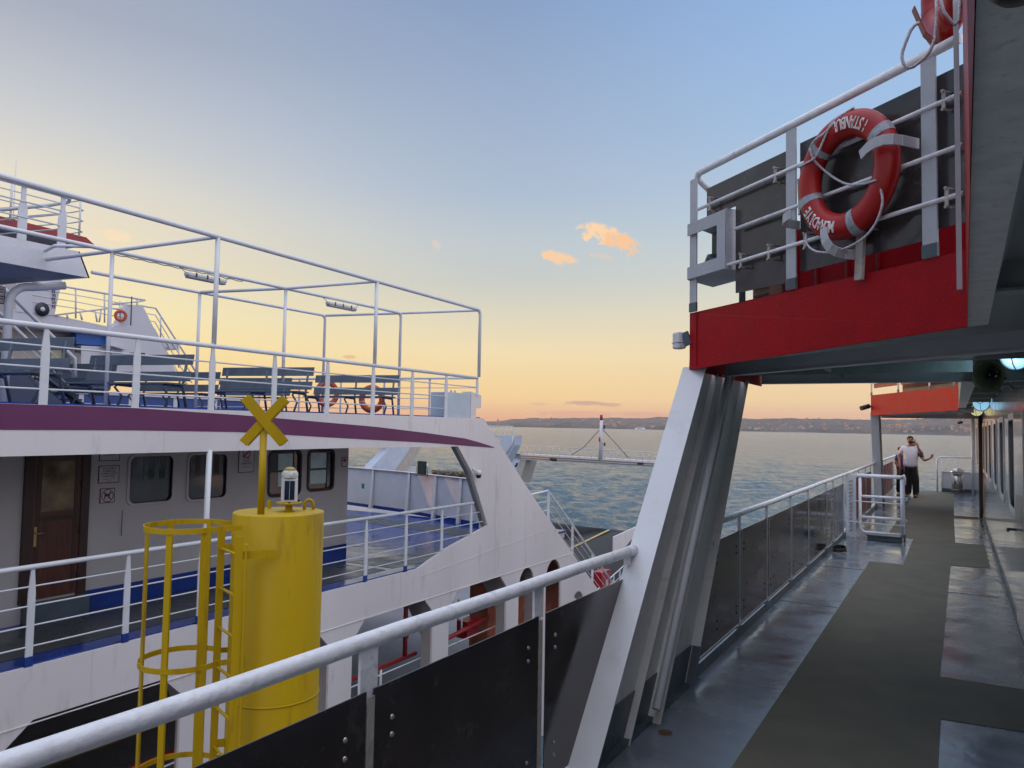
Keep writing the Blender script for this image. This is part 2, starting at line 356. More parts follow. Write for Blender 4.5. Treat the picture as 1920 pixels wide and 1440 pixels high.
# ---------------------------------------------------------------- sea
WATER = -6.5
def build_sea():
    m = bpy.data.materials.new('sea_water'); m.use_nodes = True; t = m.node_tree; b = t.nodes['Principled BSDF']; N = t.nodes.new; L = t.links.new
    b.inputs['Base Color'].default_value = (0.064, 0.112, 0.142, 1); b.inputs['Roughness'].default_value = 0.13; b.inputs['IOR'].default_value = 1.333
    tc = N('ShaderNodeTexCoord')
    hs = []
    for sc, amp, rot, st in ((0.02, 3.2, -0.05, 3.5), (0.10, 1.1, 0.12, 3.2), (0.40, 0.42, 0.4, 2.6), (1.3, 0.36, -0.3, 2.2), (4.2, 0.12, 0.2, 1.5)):
        mp = N('ShaderNodeMapping'); mp.inputs['Rotation'].default_value = (0, 0, -0.52 + rot * .5); mp.inputs['Scale'].default_value = (sc, sc * st, sc); L(tc.outputs['Object'], mp.inputs[0])
        n = N('ShaderNodeTexNoise'); n.inputs['Scale'].default_value = 1; n.inputs['Detail'].default_value = 3; L(mp.outputs[0], n.inputs['Vector'])
        k = N('ShaderNodeMath'); k.operation = 'MULTIPLY'; k.inputs[1].default_value = amp; L(n.outputs[0], k.inputs[0]); hs.append(k.outputs[0])
    a2 = None
    for h in hs:
        if a2 is None: a2 = N('ShaderNodeMath'); L(h, a2.inputs[0]); a2.inputs[1].default_value = 0
        else: q_ = N('ShaderNodeMath'); L(a2.outputs[0], q_.inputs[0]); L(h, q_.inputs[1]); a2 = q_
    bp = N('ShaderNodeBump'); bp.inputs['Strength'].default_value = 1.0; bp.inputs['Distance'].default_value = 1.0; L(a2.outputs[0], bp.inputs['Height']); L(bp.outputs[0], b.inputs['Normal'])
    rng = np.random.RandomState(3)
    azf = np.radians(np.linspace(-28, 78, 640)); azc = np.radians(np.linspace(78, 332, 100)[1:-1]); az = np.concatenate([azf, azc]); K = len(az)
    R = 9 * (5600 / 9) ** np.linspace(0, 1, 820)
    A, RR = np.meshgrid(az, R); X = -RR * np.sin(A); Y = RR * np.cos(A); Z = np.zeros_like(X)
    sp = np.maximum(RR * (np.log(5600 / 9) / 819), RR * np.radians(106 / 640)) + np.where(A > np.radians(78), RR * 0.045, 0)
    wd = radians(-25)
    for i in range(64):
        lam = 0.6 * (7.5 / 0.6) ** rng.rand(); th = wd + rng.randn() * 0.6; k = 2 * pi / lam
        amp = 0.0088 * lam ** 0.95 * (0.5 + rng.rand()); ph = rng.rand() * 6.28
        fade = np.clip(lam / (3.2 * sp) - 0.6, 0, 1)
        s = np.sin(k * (X * cos(th) + Y * sin(th)) + ph)
        Z += amp * fade * (1 - 2 * np.abs(s) ** 1.0 * 0.5 + 0.5 * s)
    Z += WATER - Z.mean()
    n = len(R); v = np.stack([X, Y, Z], -1).reshape(-1, 3)
    i = np.arange(n - 1)[:, None]; j = np.arange(K)[None]; j2 = (j + 1) % K
    q = np.stack([i * K + j, i * K + j2, (i + 1) * K + j2, (i + 1) * K + j], -1).reshape(-1, 4)
    me = bpy.data.meshes.new('water'); me.vertices.add(len(v)); me.vertices.foreach_set('co', v.ravel())
    me.loops.add(q.size); me.loops.foreach_set('vertex_index', q.ravel()); me.polygons.add(len(q)); me.polygons.foreach_set('loop_start', np.arange(0, q.size, 4))
    me.polygons.foreach_set('use_smooth', np.ones(len(q), bool)); me.update(calc_edges=True); me.materials.append(m)
    o = bpy.data.objects.new('water', me); COL.objects.link(o); tag(o, kind='structure')
build_sea()

# ---------------------------------------------------------------- far shore
# skyline height over the true horizon in milliradians against bearing from +Y (degrees, left positive)
SKYL = [(-30, 17), (-12, 16), (-5, 17.5), (-1.2, 18.5), (0.6, 20), (2.6, 14), (5.5, 13.5), (9, 14), (12.5, 13), (17, 12.5), (19, 13.5), (21, 11), (23, 11.5), (26, 9.8), (28, 9.6), (29.6, 7.5), (31.5, 4), (36, 2.5), (60, 2), (80, 2)]
def skyl(d):
    for (a, b), (c, e) in zip(SKYL, SKYL[1:]):
        if a <= d <= c:
            u = (d - a) / (c - a); return b + (e - b) * (u * u * (3 - 2 * u))
    return 3
SHORE = lambda d: 3050 + 16 * max(0, min(d, 40)) + 60 * sin(d * 0.9) + 30 * sin(d * 2.3)
hill_n = []
def hill_z(d, u):
    """ground height at bearing d, u = 0 at the shore .. 1 at the ridge"""
    r = SHORE(d) + 1500 * u
    H = skyl(d) * 1e-3 * (SHORE(d) + 1500) + 8.3
    base = 3 + H * (0.42 * min(1, u / 0.22) ** 0.8 + 0.58 * max(0, (u - 0.3) / 0.7) ** 1.1) if u < 1 else H
    nz = 3.2 * sin(d * 1.7 + u * 9) + 2.4 * sin(d * 4.1 - u * 15) + 1.4 * sin(d * 9.3 + u * 31) + 0.9 * sin(d * 21 + u * 11)
    return WATER + base + nz * min(1, u * 4) * (0.45 if u < 1 else 0.6) * min(1, H / 45)
def build_hills():
    HM = mat('hill_scrub', (0.070, 0.064, 0.054), 0.95, var=0.5, vscale=0.006, dirt=(0.16, 0.13, 0.10), damt=0.55, dscale=0.016)
    ds = [-30 + i * 0.12 for i in range(int(112 / 0.12))]; us = [i / 26 for i in range(27)] + [1.06, 1.2]
    mb = MB(); vs = []; fs = []
    for d in ds:
        a = radians(d)
        for u in us:
            r = SHORE(d) + 1500 * u; z = hill_z(d, min(u, 1)) if u <= 1 else WATER - 1 + (hill_z(d, 1) - WATER) * (0.8 if u < 1.1 else 0)
            if u == 0: z = WATER - 0.6
            vs.append((-r * sin(a), r * cos(a), z))
    k = len(us)
    for i in range(len(ds) - 1):
        for j in range(k - 1): fs.append((i * k + j, i * k + j + 1, (i + 1) * k + j + 1, (i + 1) * k + j))
    mb.add(vs, fs, True); tag(mb.build('hills', HM), kind='structure')
build_hills()
HW = mat('pale_house_wall', (0.34, 0.30, 0.28), 0.8, var=0.1); HR = mat('terracotta_roof', (0.26, 0.10, 0.06), 0.8)
def far_houses():
    rg = random.Random(11); proto = {}
    HWS = [HW, mat('cream_house_wall', (0.42, 0.38, 0.34), 0.8), mat('pink_house_wall', (0.32, 0.24, 0.22), 0.8)]
    for key, (sx, sy, h) in enumerate(((9, 7, 4.5), (14, 8, 6), (8, 8, 9))):
        t = thing('shore_house', 'tiny pale house with a reddish roof on the hazy hills across the water', 'house', (0, 0, 0), 'houses on the far shore')
        MB().span((-sx / 2, -sy / 2, -2), (sx / 2, sy / 2, h)).build('wall', HWS[key], t)
        rf = MB(); rf.add([(-sx / 2 - .5, -sy / 2 - .5, h + .01), (sx / 2 + .5, -sy / 2 - .5, h + .01), (sx / 2 + .5, sy / 2 + .5, h + .01), (-sx / 2 - .5, sy / 2 + .5, h + .01), (-sx / 2, 0, h + 3), (sx / 2, 0, h + 3)],
               [(0, 1, 5, 4), (2, 3, 4, 5), (1, 2, 5), (3, 0, 4), (3, 2, 1, 0)])
        rf.build('roof', HR, t); proto[key] = t
    clusters = [(26, 24, 60), (22.5, 1.8, 40), (14, 7, 44), (3, 3.5, 50), (-0.5, 1.2, 30), (8, 5, 30)]
    first = set()
    for c, w, cnt in clusters:
        for _ in range(cnt):
            d = rg.gauss(c, w / 2.4); d = min(max(d, -1.6), 31); u = rg.choice((rg.uniform(0.03, 0.3), rg.uniform(0.3, 0.95), rg.uniform(0.02, 0.12)))
            r = SHORE(d) + 1500 * u; a = radians(d); k = rg.choice((0, 0, 1, 2)); p = (-r * sin(a), r * cos(a), hill_z(d, u))
            if k not in first: first.add(k); o = proto[k]; o.location = p
            else: o = copy_tree(proto[k], p)
            o.rotation_euler = (0, 0, rg.uniform(0, 3))
far_houses()

# ---------------------------------------------------------------- own ferry: walkway
def own_deck():
    mb = MB().span((-1.80, -4, -0.25), (0.5, 27.9, 0.0)); tag(mb.build('deck', DECK), kind='structure')
    Z = 0.004
    def strip(name, pts):
        m = MB(); m.add([(x, y, Z) for x, y in pts], [tuple(range(len(pts)))]); tag(m.build(name, NONSLIP), kind='structure')
    strip('non_slip_path', [(-1.085, -3.5), (-0.115, -3.5), (-0.105, 5.80), (0.40, 5.84), (0.40, 6.79), (-0.125, 6.79), (-0.085, 12.46), (0.39, 12.55), (0.39, 15.08), (-0.03, 15.08), (-0.06, 19.36), (0.45, 19.42), (0.45, 19.95), (-0.06, 19.95),
         (-0.07, 27.0), (0.46, 27.05), (0.46, 27.85), (-1.0, 27.85), (-1.085, 27.4), (-1.085, 15.2), (-0.66, 15.2), (-0.66, 12.14), (-1.085, 12.14)])
    h = MB().span((-1.84, -4, -6.9), (-1.80, 30, -0.02)).span((-1.84, -4, -0.02), (-1.80, 27.9, 0.012)); tag(h.build('hull_side', WHITE2), 'white steel hull side of the ferry under the walkway', 'hull')
    g = MB()                                                        # waterway strip and weld seams along the deck
    g.span((0.405, -3.8, 0.0), (0.425, 20, 0.012)); g.span((-1.10, 11.35, 0), (-1.80, 11.356, 0.005)); g.span((0.40, 10.4, 0), (-0.1, 10.406, 0.005)); g.span((-1.74, 8.8, 0), (-1.1, 8.806, 0.004))
    tag(g.build('weld_seam', DECK), 'raised grey weld seams crossing the painted walkway', 'seam')
own_deck()

DH = thing('deckhouse', 'white painted deckhouse wall with a row of upright windows beside the walkway', 'deckhouse', (0.5, 10, 0))
HO = lambda u, v, w: Vector((0.53 + w, u, v))
DHW = mat('glossy_deckhouse_paint', (0.50, 0.52, 0.52), 0.13, bump=0.35, bscale=2.2, var=0.06, vscale=1.5, rvar=0.05, spec=0.7, coat=0.3, dirt=(0.36, 0.37, 0.36), damt=0.5, dscale=3)
WINS = [(8.95, 9.98), (10.93, 11.92), (12.82, 13.80), (14.67, 15.83), (16.43, 17.59), (18.2, 19.2), (22.0, 22.9), (24.1, 25.0)]
def rrect(u0, v0, u1, v1, r, n=5):
    p = []
    for cx, cy, t in ((u1 - r, v1 - r, 0), (u0 + r, v1 - r, 1), (u0 + r, v0 + r, 2), (u1 - r, v0 + r, 3)):
        p += [(cx + r * cos(pi / 2 * (t + i / n)), cy + r * sin(pi / 2 * (t + i / n))) for i in range(n + 1)]
    return p
def own_house():
    plate('wall', [(-4, 0.0), (27.6, 0.0), (27.6, 2.45), (-4, 2.45)], [rrect(a + .03, 1.06, b - .03, 2.03, .12) for a, b in WINS], HO, 0.06, DHW, DH)
    for a, b in WINS:
        f = plate('window', rrect(a, 1.03, b, 2.06, .14), [rrect(a + .07, 1.10, b - .07, 1.99, .10)], lambda u, v, w: Vector((0.495 + w, u, v)), 0.012, WHITE, DH, 0.003)
        MB().span((0.515, a + .03, 1.06), (0.525, b - .03, 2.03)).build('pane', GLASS, f)
    MB().span((0.56, -4, -0.2), (3.5, 27.5, 2.3)).build('interior', BLACK, DH)
    MB().span((0.488, -4, 0.0), (0.499, 20.1, 0.10)).build('skirting', KICK, DH)
    d = MB().span((0.485, 19.95, 0.02), (0.499, 20.45, 2.3)); d.build('doorway', BLACK, DH)
    fr = MB().span((0.44, 19.88, 0), (0.50, 19.95, 2.3)).span((0.44, 20.45, 0), (0.50, 20.52, 2.3)); fr.build('door_frame', RUBBER, DH)
    d2 = MB().span((0.470, 7.55, 0.12), (0.492, 8.62, 2.05)); dd = d2.build('door', DHW, DH, 0.01)
    MB().tube([(0.49, 8.52, 0.97), (0.40, 8.52, 0.97), (0.40, 8.36, 0.97)], 0.012).build('handle', BLACK, dd)
    MB().span((0.478, 12.50, 1.16), (0.486, 12.60, 1.82)).build('number_plate', SIGN, DH)
    # upright column of small grey lettering between the windows
    v = MB().span((0.46, 28.05, 0), (0.52, 28.12, 2.35)); v.cyl((0.42, 26.6, 0.0), (0.42, 26.6, 2.35), 0.035, n=12); v.build('corner_post', WHITE, DH)
own_house()

# ---------------------------------------------------------------- own ferry: overhang above the walkway
OV = thing('upper_deck_overhang', 'grey green underside of the upper deck with cross beams, roofing the right of the walkway', 'overhang', (0.3, 10, 2.4))
A0 = Vector((-1.69, 5.53, 0)); B0 = Vector((0.055, 4.10, 0)); E0 = (B0 - A0).normalized(); N0 = Vector((E0.y, -E0.x, 0)); WL = (B0 - A0).length
def W(s, z, off=0): return A0 + E0 * s + N0 * off + Vector((0, 0, z))
def overhang():
    MB().span((0.12, -3, 2.46), (3.0, 28.2, 2.50)).build('ceiling', GREY, OV)
    fl = MB(); fl.poly([(0.014, -3, 2.34), (0.108, -3, 2.34), (0.110, 1.6, 2.34), (0.132, 4.05, 2.34), (0.051, 4.11, 2.34), (0.0305, 1.7, 2.34), (0.0255, 1.0, 2.34)], (0, 0, 0.012)); fl.poly([(0.045, 7.9, 2.30), (0.16, 7.9, 2.30), (0.16, 16.1, 2.30), (0.045, 16.1, 2.30)], (0, 0, 0.012))
    fl.poly([(0.045, 17, 2.30), (0.16, 17, 2.30), (0.16, 28, 2.30), (0.045, 28, 2.30)], (0, 0, 0.012))
    fl.build('edge_flange', mat('pale_grey_flange_paint', (0.74, 0.76, 0.73), 0.45, bump=0.6, bscale=26, var=0.12, vscale=14, dirt=(0.2, 0.2, 0.19), damt=0.5, dscale=30), OV)
    wb = MB().span((0.10, -3, 2.352), (0.125, 4.1, 2.46)); wb.span((0.05, 7.9, 2.312), (0.065, 28, 2.69)); wb.build('edge_web', GREY, OV)
    rf = MB(); fx = [(0.012, -3), (0.024, 1.0), (0.029, 1.7), (0.050, 4.10)]
    for (xa, ya), (xb, yb) in zip(fx, fx[1:]): rf.poly([(xa, ya, 2.33), (xb, yb, 2.33), (xb, yb, 3.86), (xa, ya, 3.86)], (0.0015, 0, 0)); rf.build('edge_fascia', RED, OV)
    ve = MB(); ve.bar((0.022, 4.02, 2.50), (0.022, 4.02, 4.3), 0.022, 0.03, (0, 1, 0)); ve.build('edge_strip', WHITEG, OV)
    for y in [1.2, 3.2, 9.6, 11.2, 12.8, 14.4, 18.6, 20.4, 22.2, 24.0, 25.8]:
        MB().span((0.13, y, 2.36), (0.49, y + 0.012, 2.46)).span((0.13, y - 0.03, 2.348), (0.49, y + 0.04, 2.36)).build('beam', GREY, OV)
overhang()

def wing(Y0, dx, label, far=False):
    """a bridge wing: red fascia, soffit with beams; Y0 shifts it along the ship"""
    o = Vector((0, Y0, 0))
    if not far: A, B = A0.copy(), B0.copy(); Yb = 7.9
    else: A, B = Vector((-1.73, 19.95, 0)), Vector((0.045, 16.1, 0)); Yb = 22.0
    t = thing('bridge_wing', label, 'bridge wing', ((A + B) / 2 + Vector((0, 0, 2.5))))
    e = (B - A).normalized(); n = Vector((e.y, -e.x, 0)); w = lambda s, z, off=0: A + e * s + n * off + Vector((0, 0, z)); L = (B - A).length
    zb0, zb1, zt = (2.28, 2.34, 2.695) if not far else (2.22, 2.26, 2.70)
    f = MB(); f.poly([w(0, zb0), w(L, zb1), w(L, zt), w(0, zt)], n * -0.015); f.poly([w(0, zb0) , w(0, zt), Vector((A.x, Yb, zt)), Vector((A.x, Yb, zb0))], (0.015, 0, 0))
    f.build('fascia', RED, t, 0.002)
    sf = MB(); sf.poly([(A.x + .02, A.y, zb0 + .10), (B.x, B.y, zb1 + .10), (0.12, B.y, 2.44), (0.12, Yb - .02, 2.44), (A.x + .02, Yb - .02, 2.40)], (0, 0, 0.02)); sf.build('soffit', GREY, t)
    dk = MB(); dk.poly([w(0, zt - .02, -.02), w(L, zt - .02, -.02), Vector((0.12, Yb - .02, zt - .02)), Vector((A.x + .02, Yb - .02, zt - .02))], (0, 0, 0.015)); dk.build('upper_deck_plate', KICK, t)
    LG = mat('pale_beam_paint', (0.50, 0.55, 0.57), 0.4, bump=0.4, bscale=20, var=0.1)
    if not far:
        b = MB(); b.bar((-1.62, 6.28, 2.335), (0.50, 4.56, 2.335), 0.012, 0.10); b.build('beam', LG, t); MB().bar((-1.62, 6.28, 2.280), (0.50, 4.56, 2.280), 0.075, 0.008).build('beam_flange', LG, t)
        b = MB(); b.span((-1.66, 7.82, 2.31), (0.5, 7.835, 2.42)); b.span((-1.66, 7.79, 2.298), (0.5, 7.87, 2.31)); b.build('beam', LG, t)
        b = MB(); b.span((-1.66, 7.0, 2.33), (0.12, 7.01, 2.42)); b.span((-0.92, 6.6, 2.34), (-0.91, 7.8, 2.43)); b.span((0.12, 6.2, 2.36), (0.5, 6.21, 2.46)); b.build('stiffener', GREY, t)
        b = MB(); b.bar(w(0.09, zb0 + .02, .004), w(0.09, zt, .004), 0.006, 0.005, (0, 1, 0)); b.build('weld_seam', RED, t)
    else:
        MB().span((-1.66, 21.9, 2.2), (0.5, 21.92, 2.34)).build('beam', LG, t); b = MB(); b.bar((-1.6, 20.3, 2.28), (0.3, 17.2, 2.30), 0.012, 0.12); b.build('beam', LG, t)
    return t, w, L, n, e
W1, w1, L1, n1, e1 = wing(0, 0, 'nearer red edged bridge wing jutting over the railing and carrying a lifebuoy')
W2, w2, L2, n2, e2 = wing(0, 0, 'farther red edged bridge wing beyond the first, over the standing men', True)

def wing_rail(w, L, n, e, label, posts, far=False):
    t = thing('upper_railing', label, 'railing', w(L / 2, 2.7))
    zt = 3.715 if not far else 3.72
    hr = MB(); pts = [w(0.07, zt)] + [w(L - 0.02, zt)]
    hr.tube([w(0.07, zt) + Vector((0.0, 0.9, -0.02)), w(0.05, zt) + Vector((0, 0.08, 0)), w(0.11, zt)] + [w(L - 0.02, zt)], 0.025, 12); hr.build('handrail', PIPE, t)
    for z, s0 in ((3.44, .12), (3.195, .55), (2.965, .10)):
        MB().tube([w(s0, z, 0.012), w(L, z, 0.012)], 0.0125, 8).build('rail', PIPE, t)
    for s in posts:
        p = MB(); p.bar(w(s, 2.698, .006), w(s, zt - .03, .006), 0.085 if not far else 0.07, 0.012, n)
        po = p.build('post', WHITEG, t, 0.003)
        MB().bar(w(s, 2.70, .0075), w(s, 2.765, .0075), 0.0865, 0.016, n).build('post_foot', KICK, po)
    return t
R1 = wing_rail(w1, L1, n1, e1, 'white railing with three bars on the nearer bridge wing, hung with dark panels', (0.055, 1.09, 2.065))
R2 = wing_rail(w2, L2, n2, e2, 'white railing on the farther bridge wing seen under the ceiling', (0.06, 1.6, 3.1, 4.1), True)
def wing_panels():
    MB().poly([w1(a, b, -.03) for a, b in ((0.165, 3.37), (0.50, 3.37), (0.50, 2.77), (1.045, 2.755), (1.045, 3.585), (0.165, 3.585))], n1 * -0.005).build('panel', PANEL2, R1)
    for s0, s1, z0, z1 in ((1.125, 1.995, 2.80, 3.592), (2.075, 2.27, 2.84, 3.60)):
        MB().poly([w1(s0, z0 + (.02 if s0 < 1 else 0), -.03), w1(s1, z0, -.03), w1(s1, z1, -.03), w1(s0, z1, -.03)], n1 * -0.005).build('panel', PANEL2, R1)
    for s in (0.27, 0.96, 2.16):
        clip(s, 3.44)
    for s in (1.72,): clip(s, 3.44)
    for s in (0.62, 0.90, 1.22, 1.72, 2.17): clip(s, 2.965)
    for s0, s1 in ((0.12, 1.55), (1.65, 3.0), (3.15, 4.0)):
        MB().poly([w2(s0, 2.86, -.03), w2(s1, 2.86, -.03), w2(s1, 3.58, -.03), w2(s0, 3.58, -.03)], n2 * -0.005).build('panel', REDDARK, R2)
def clip(s, z):
    c = MB(); c.bar(w1(s, z - .045, .02), w1(s, z + .045, .02), 0.02, 0.006, n1); c.cyl(w1(s, z + .045, .018), w1(s, z + .045, .032), 0.008, n=8); c.cyl(w1(s, z - .045, .018), w1(s, z - .045, .032), 0.008, n=8)
    c.cyl(w1(s, z + .045, -.03), w1(s, z + .045, .02), 0.005, n=6); c.cyl(w1(s, z - .045, -.03), w1(s, z - .045, .02), 0.005, n=6)
    c.build('clip', GALV, R1)
wing_panels()

def nav_box():
    """square steel screen box at the wing's outer corner with a green navigation lamp inside"""
    t = thing('lamp_screen', 'pale grey steel screen box around a lamp at the outer corner of the nearer wing', 'lamp screen', w1(0.3, 3.15))
    D = 0.30; o = 0.0
    fm = MB()
    for (s0, z0, s1, z1) in ((0.015, 3.262, 0.475, 3.352), (0.015, 2.94, 0.475, 3.03), (0.375, 3.03, 0.475, 3.262)):
        fm.poly([w1(s0, z0, .035), w1(s1, z0, .035), w1(s1, z1, .035), w1(s0, z1, .035)], n1 * -0.006)
    fm.poly([w1(0.475, 2.935, .035), w1(0.475, 3.356, .035), w1(0.475, 3.356, -.15), w1(0.475, 2.935, -.15)], e1 * -0.006)
    fm.poly([w1(0.015, 2.936, .029), w1(0.469, 2.936, .029), w1(0.469, 2.936, -.30), w1(-.14, 2.936, -.30)], (0, 0, 0.006))
    fm.poly([w1(0.015, 3.351, .029), w1(0.469, 3.351, .029), w1(0.469, 3.351, -.30), w1(-.14, 3.351, -.30)], (0, 0, -0.006))
    fm.poly([w1(0.469, 2.942, -.293), w1(0.469, 3.345, -.293), w1(-.14, 3.345, -.293), w1(-.14, 2.942, -.293)], n1 * -0.006)
    fm.build('box', mat('lamp_screen_paint', (0.36, 0.38, 0.42), 0.4, bump=0.4, bscale=25), t, 0.002)
    inn = MB(); inn.poly([w1(-.12, 2.946, -.28), w1(0.462, 2.946, -.28), w1(0.462, 3.34, -.28), w1(-.12, 3.34, -.28)], n1 * 0.004); inn.build('lining', BLACK, t)
    c = w1(0.11, 2.95, -.12); lp = MB(); lp.cyl(c, c + Vector((0, 0, .10)), 0.055); lp.build('lamp', mat('green_lamp', (0.02, 0.12, 0.09), 0.2), t)
    MB().cyl(c + Vector((0, 0, .10)), c + Vector((0, 0, .17)), 0.065, 0.04).build('lamp_cap', KICK, t)
    pc = w1(0.48, 2.70, -.10); MB().cyl(pc, pc + Vector((0, 0, .24)), 0.022, n=10).build('stand', KICK, t)
nav_box()

def lockers():
    t = thing('life_jacket_locker', 'long red locker with upright ribs standing behind the dark panels of the nearer wing', 'locker', w1(1.3, 2.7, -0.7))
    m = MB(); m.poly([w1(0.30, 2.71, -.62), w1(2.3, 2.71, -.62), w1(2.3, 3.29, -.62), w1(0.30, 3.29, -.62)], n1 * -0.5); m.build('body', RED, t)
    r = MB()
    for s in (0.32, 0.42, 0.62, 0.9, 1.15, 1.5, 1.9): r.bar(w1(s, 2.71, -.61), w1(s, 3.29, -.61), 0.02, 0.02, n1)
    r.build('rib', REDDARK, t)
    m = MB(); m.poly([w1(1.00, 3.12, -.612), w1(1.18, 3.12, -.612), w1(1.18, 3.21, -.612), w1(1.00, 3.21, -.612)], n1 * -0.003); m.build('green_notice', GREEN, t)
    m = MB(); m.poly([w1(0.70, 3.06, -.612), w1(0.80, 3.06, -.612), w1(0.80, 3.16, -.612), w1(0.70, 3.16, -.612)], n1 * -0.003); m.build('white_notice', SIGN, t)
    b = thing('vent_box', 'brown upright vent box on the nearer wing beside the red locker', 'vent', w1(0.7, 2.7, -.5))
    m = MB(); m.poly([w1(0.08, 2.71, -.5), w1(0.28, 2.71, -.5), w1(0.28, 3.1, -.5), w1(0.08, 3.1, -.5)], n1 * -0.3); m.build('body', mat('brown_vent_paint', (0.20, 0.12, 0.09), 0.6), b, 0.004)
    m = MB()
    for i in range(5): m.bar(w1(0.10, 2.78 + i * .06, -.495), w1(0.26, 2.78 + i * .06, -.495), 0.012, 0.01)
    m.build('louvre', WOODD, b)
lockers()

def far_locker():
    t = thing('life_jacket_locker', 'dark red locker seen under the rails of the farther bridge wing', 'locker', w2(2.2, 2.7, -.5))
    MB().poly([w2(0.55, 2.71, -.5), w2(4.1, 2.71, -.5), w2(4.1, 3.4, -.5), w2(0.55, 3.4, -.5)], n2 * -0.4).build('body', REDDARK, t)
    m = MB().poly([w2(0.9, 2.72, -.49), w2(3.0, 2.72, -.49), w2(3.0, 2.83, -.49), w2(0.9, 2.83, -.49)], n2 * .02); m.build('grey_base', KICK, t)
far_locker()

# ---------------------------------------------------------------- lifebuoys
def lifebuoy(loc, ax, up, R=0.276, r=0.074, label='', text=True, mat_=None, name='lifebuoy', rot=0, group=None, detail=True, smat=None):
    """ring in the plane of ax (right) and up; returns the thing"""
    loc = Vector(loc); ax = Vector(ax).normalized(); up = Vector(up).normalized(); nn = ax.cross(up)
    t = thing(name, label, 'lifebuoy', loc, group)
    ringm = MB(); n = 56; k = 18; vs = []
    for i in range(n):
        a = 2 * pi * i / n; d = ax * cos(a) + up * sin(a)
        for j in range(k):
            b = 2 * pi * j / k; vs.append(loc + d * (R + r * cos(b)) + nn * (r * 0.72 * sin(b)))
    ringm.add(vs, [(i * k + j, i * k + (j + 1) % k, ((i + 1) % n) * k + (j + 1) % k, ((i + 1) % n) * k + j) for i in range(n) for j in range(k)], True)
    ringm.build('ring', mat_ or ORANGER, t)
    if not detail: return t
    for a0 in (133, 30, 196, 285):
        m = MB(); vs = []; q = 7
        for i in range(q):
            a = radians(a0 - 4.8 + 9.6 * i / (q - 1)); d = ax * cos(a) + up * sin(a)
            for j in range(k):
                b = 2 * pi * j / k; vs.append(loc + d * (R + (r + .002) * cos(b)) + nn * ((r * 0.72 + .002) * sin(b)))
        m.add(vs, [(i * k + j, i * k + (j + 1) % k, (i + 1) * k + (j + 1) % k, (i + 1) * k + j) for i in range(q - 1) for j in range(k)], True)
        m.build('reflective_band', smat or TAPE, t)
    if text:
        for wd, a_mid, inward, name_ in (('ISTANBUL', 72, True, 'lettering'), ('MURAD\u0130YE', 235, False, 'lettering')):
            mb = MB(); step = 6.9 if inward else 6.7
            for i, ch in enumerate(wd):
                off = (i - (len(wd) - 1) / 2) * step
                # the ring hangs upside down: both words are read with the picture turned over
                a = radians(a_mid + (off if inward else -off))
                d = ax * cos(a) + up * sin(a); tang = ax * -sin(a) + up * cos(a)
                if inward: x, y = tang, -d      # letter tops towards the hub
                else: x, y = -tang, d           # letter tops outwards
                c = loc + d * R + nn * (r * 0.72 + 0.003)
                M = frame(c, x, y)
                if (x.cross(y)).dot(nn) < 0: M = frame(c, -x, y)
                one = word(None, ch, 0.090, M @ Matrix.Diagonal((0.62, 1.0, 1, 1)), INK, depth=0.003)
                for v in one.v:
                    rr = (v - loc).dot(d) - R; dz = r * 0.72 * (1 - sqrt(max(0, 1 - (rr / r) ** 2)))
                    v -= nn * dz
                mb.add(one.v, one.f)
            mb.build(name_, SIGN_W, t)
    return t
SIGN_W = mat('white_lettering', (0.72, 0.70, 0.70), 0.5)
LC = w1(1.60, 3.235, 0.075)
LB = lifebuoy(LC, e1, (0, 0, 1), label='big red lifebuoy with white letters and silver bands hung on the nearer wing railing')
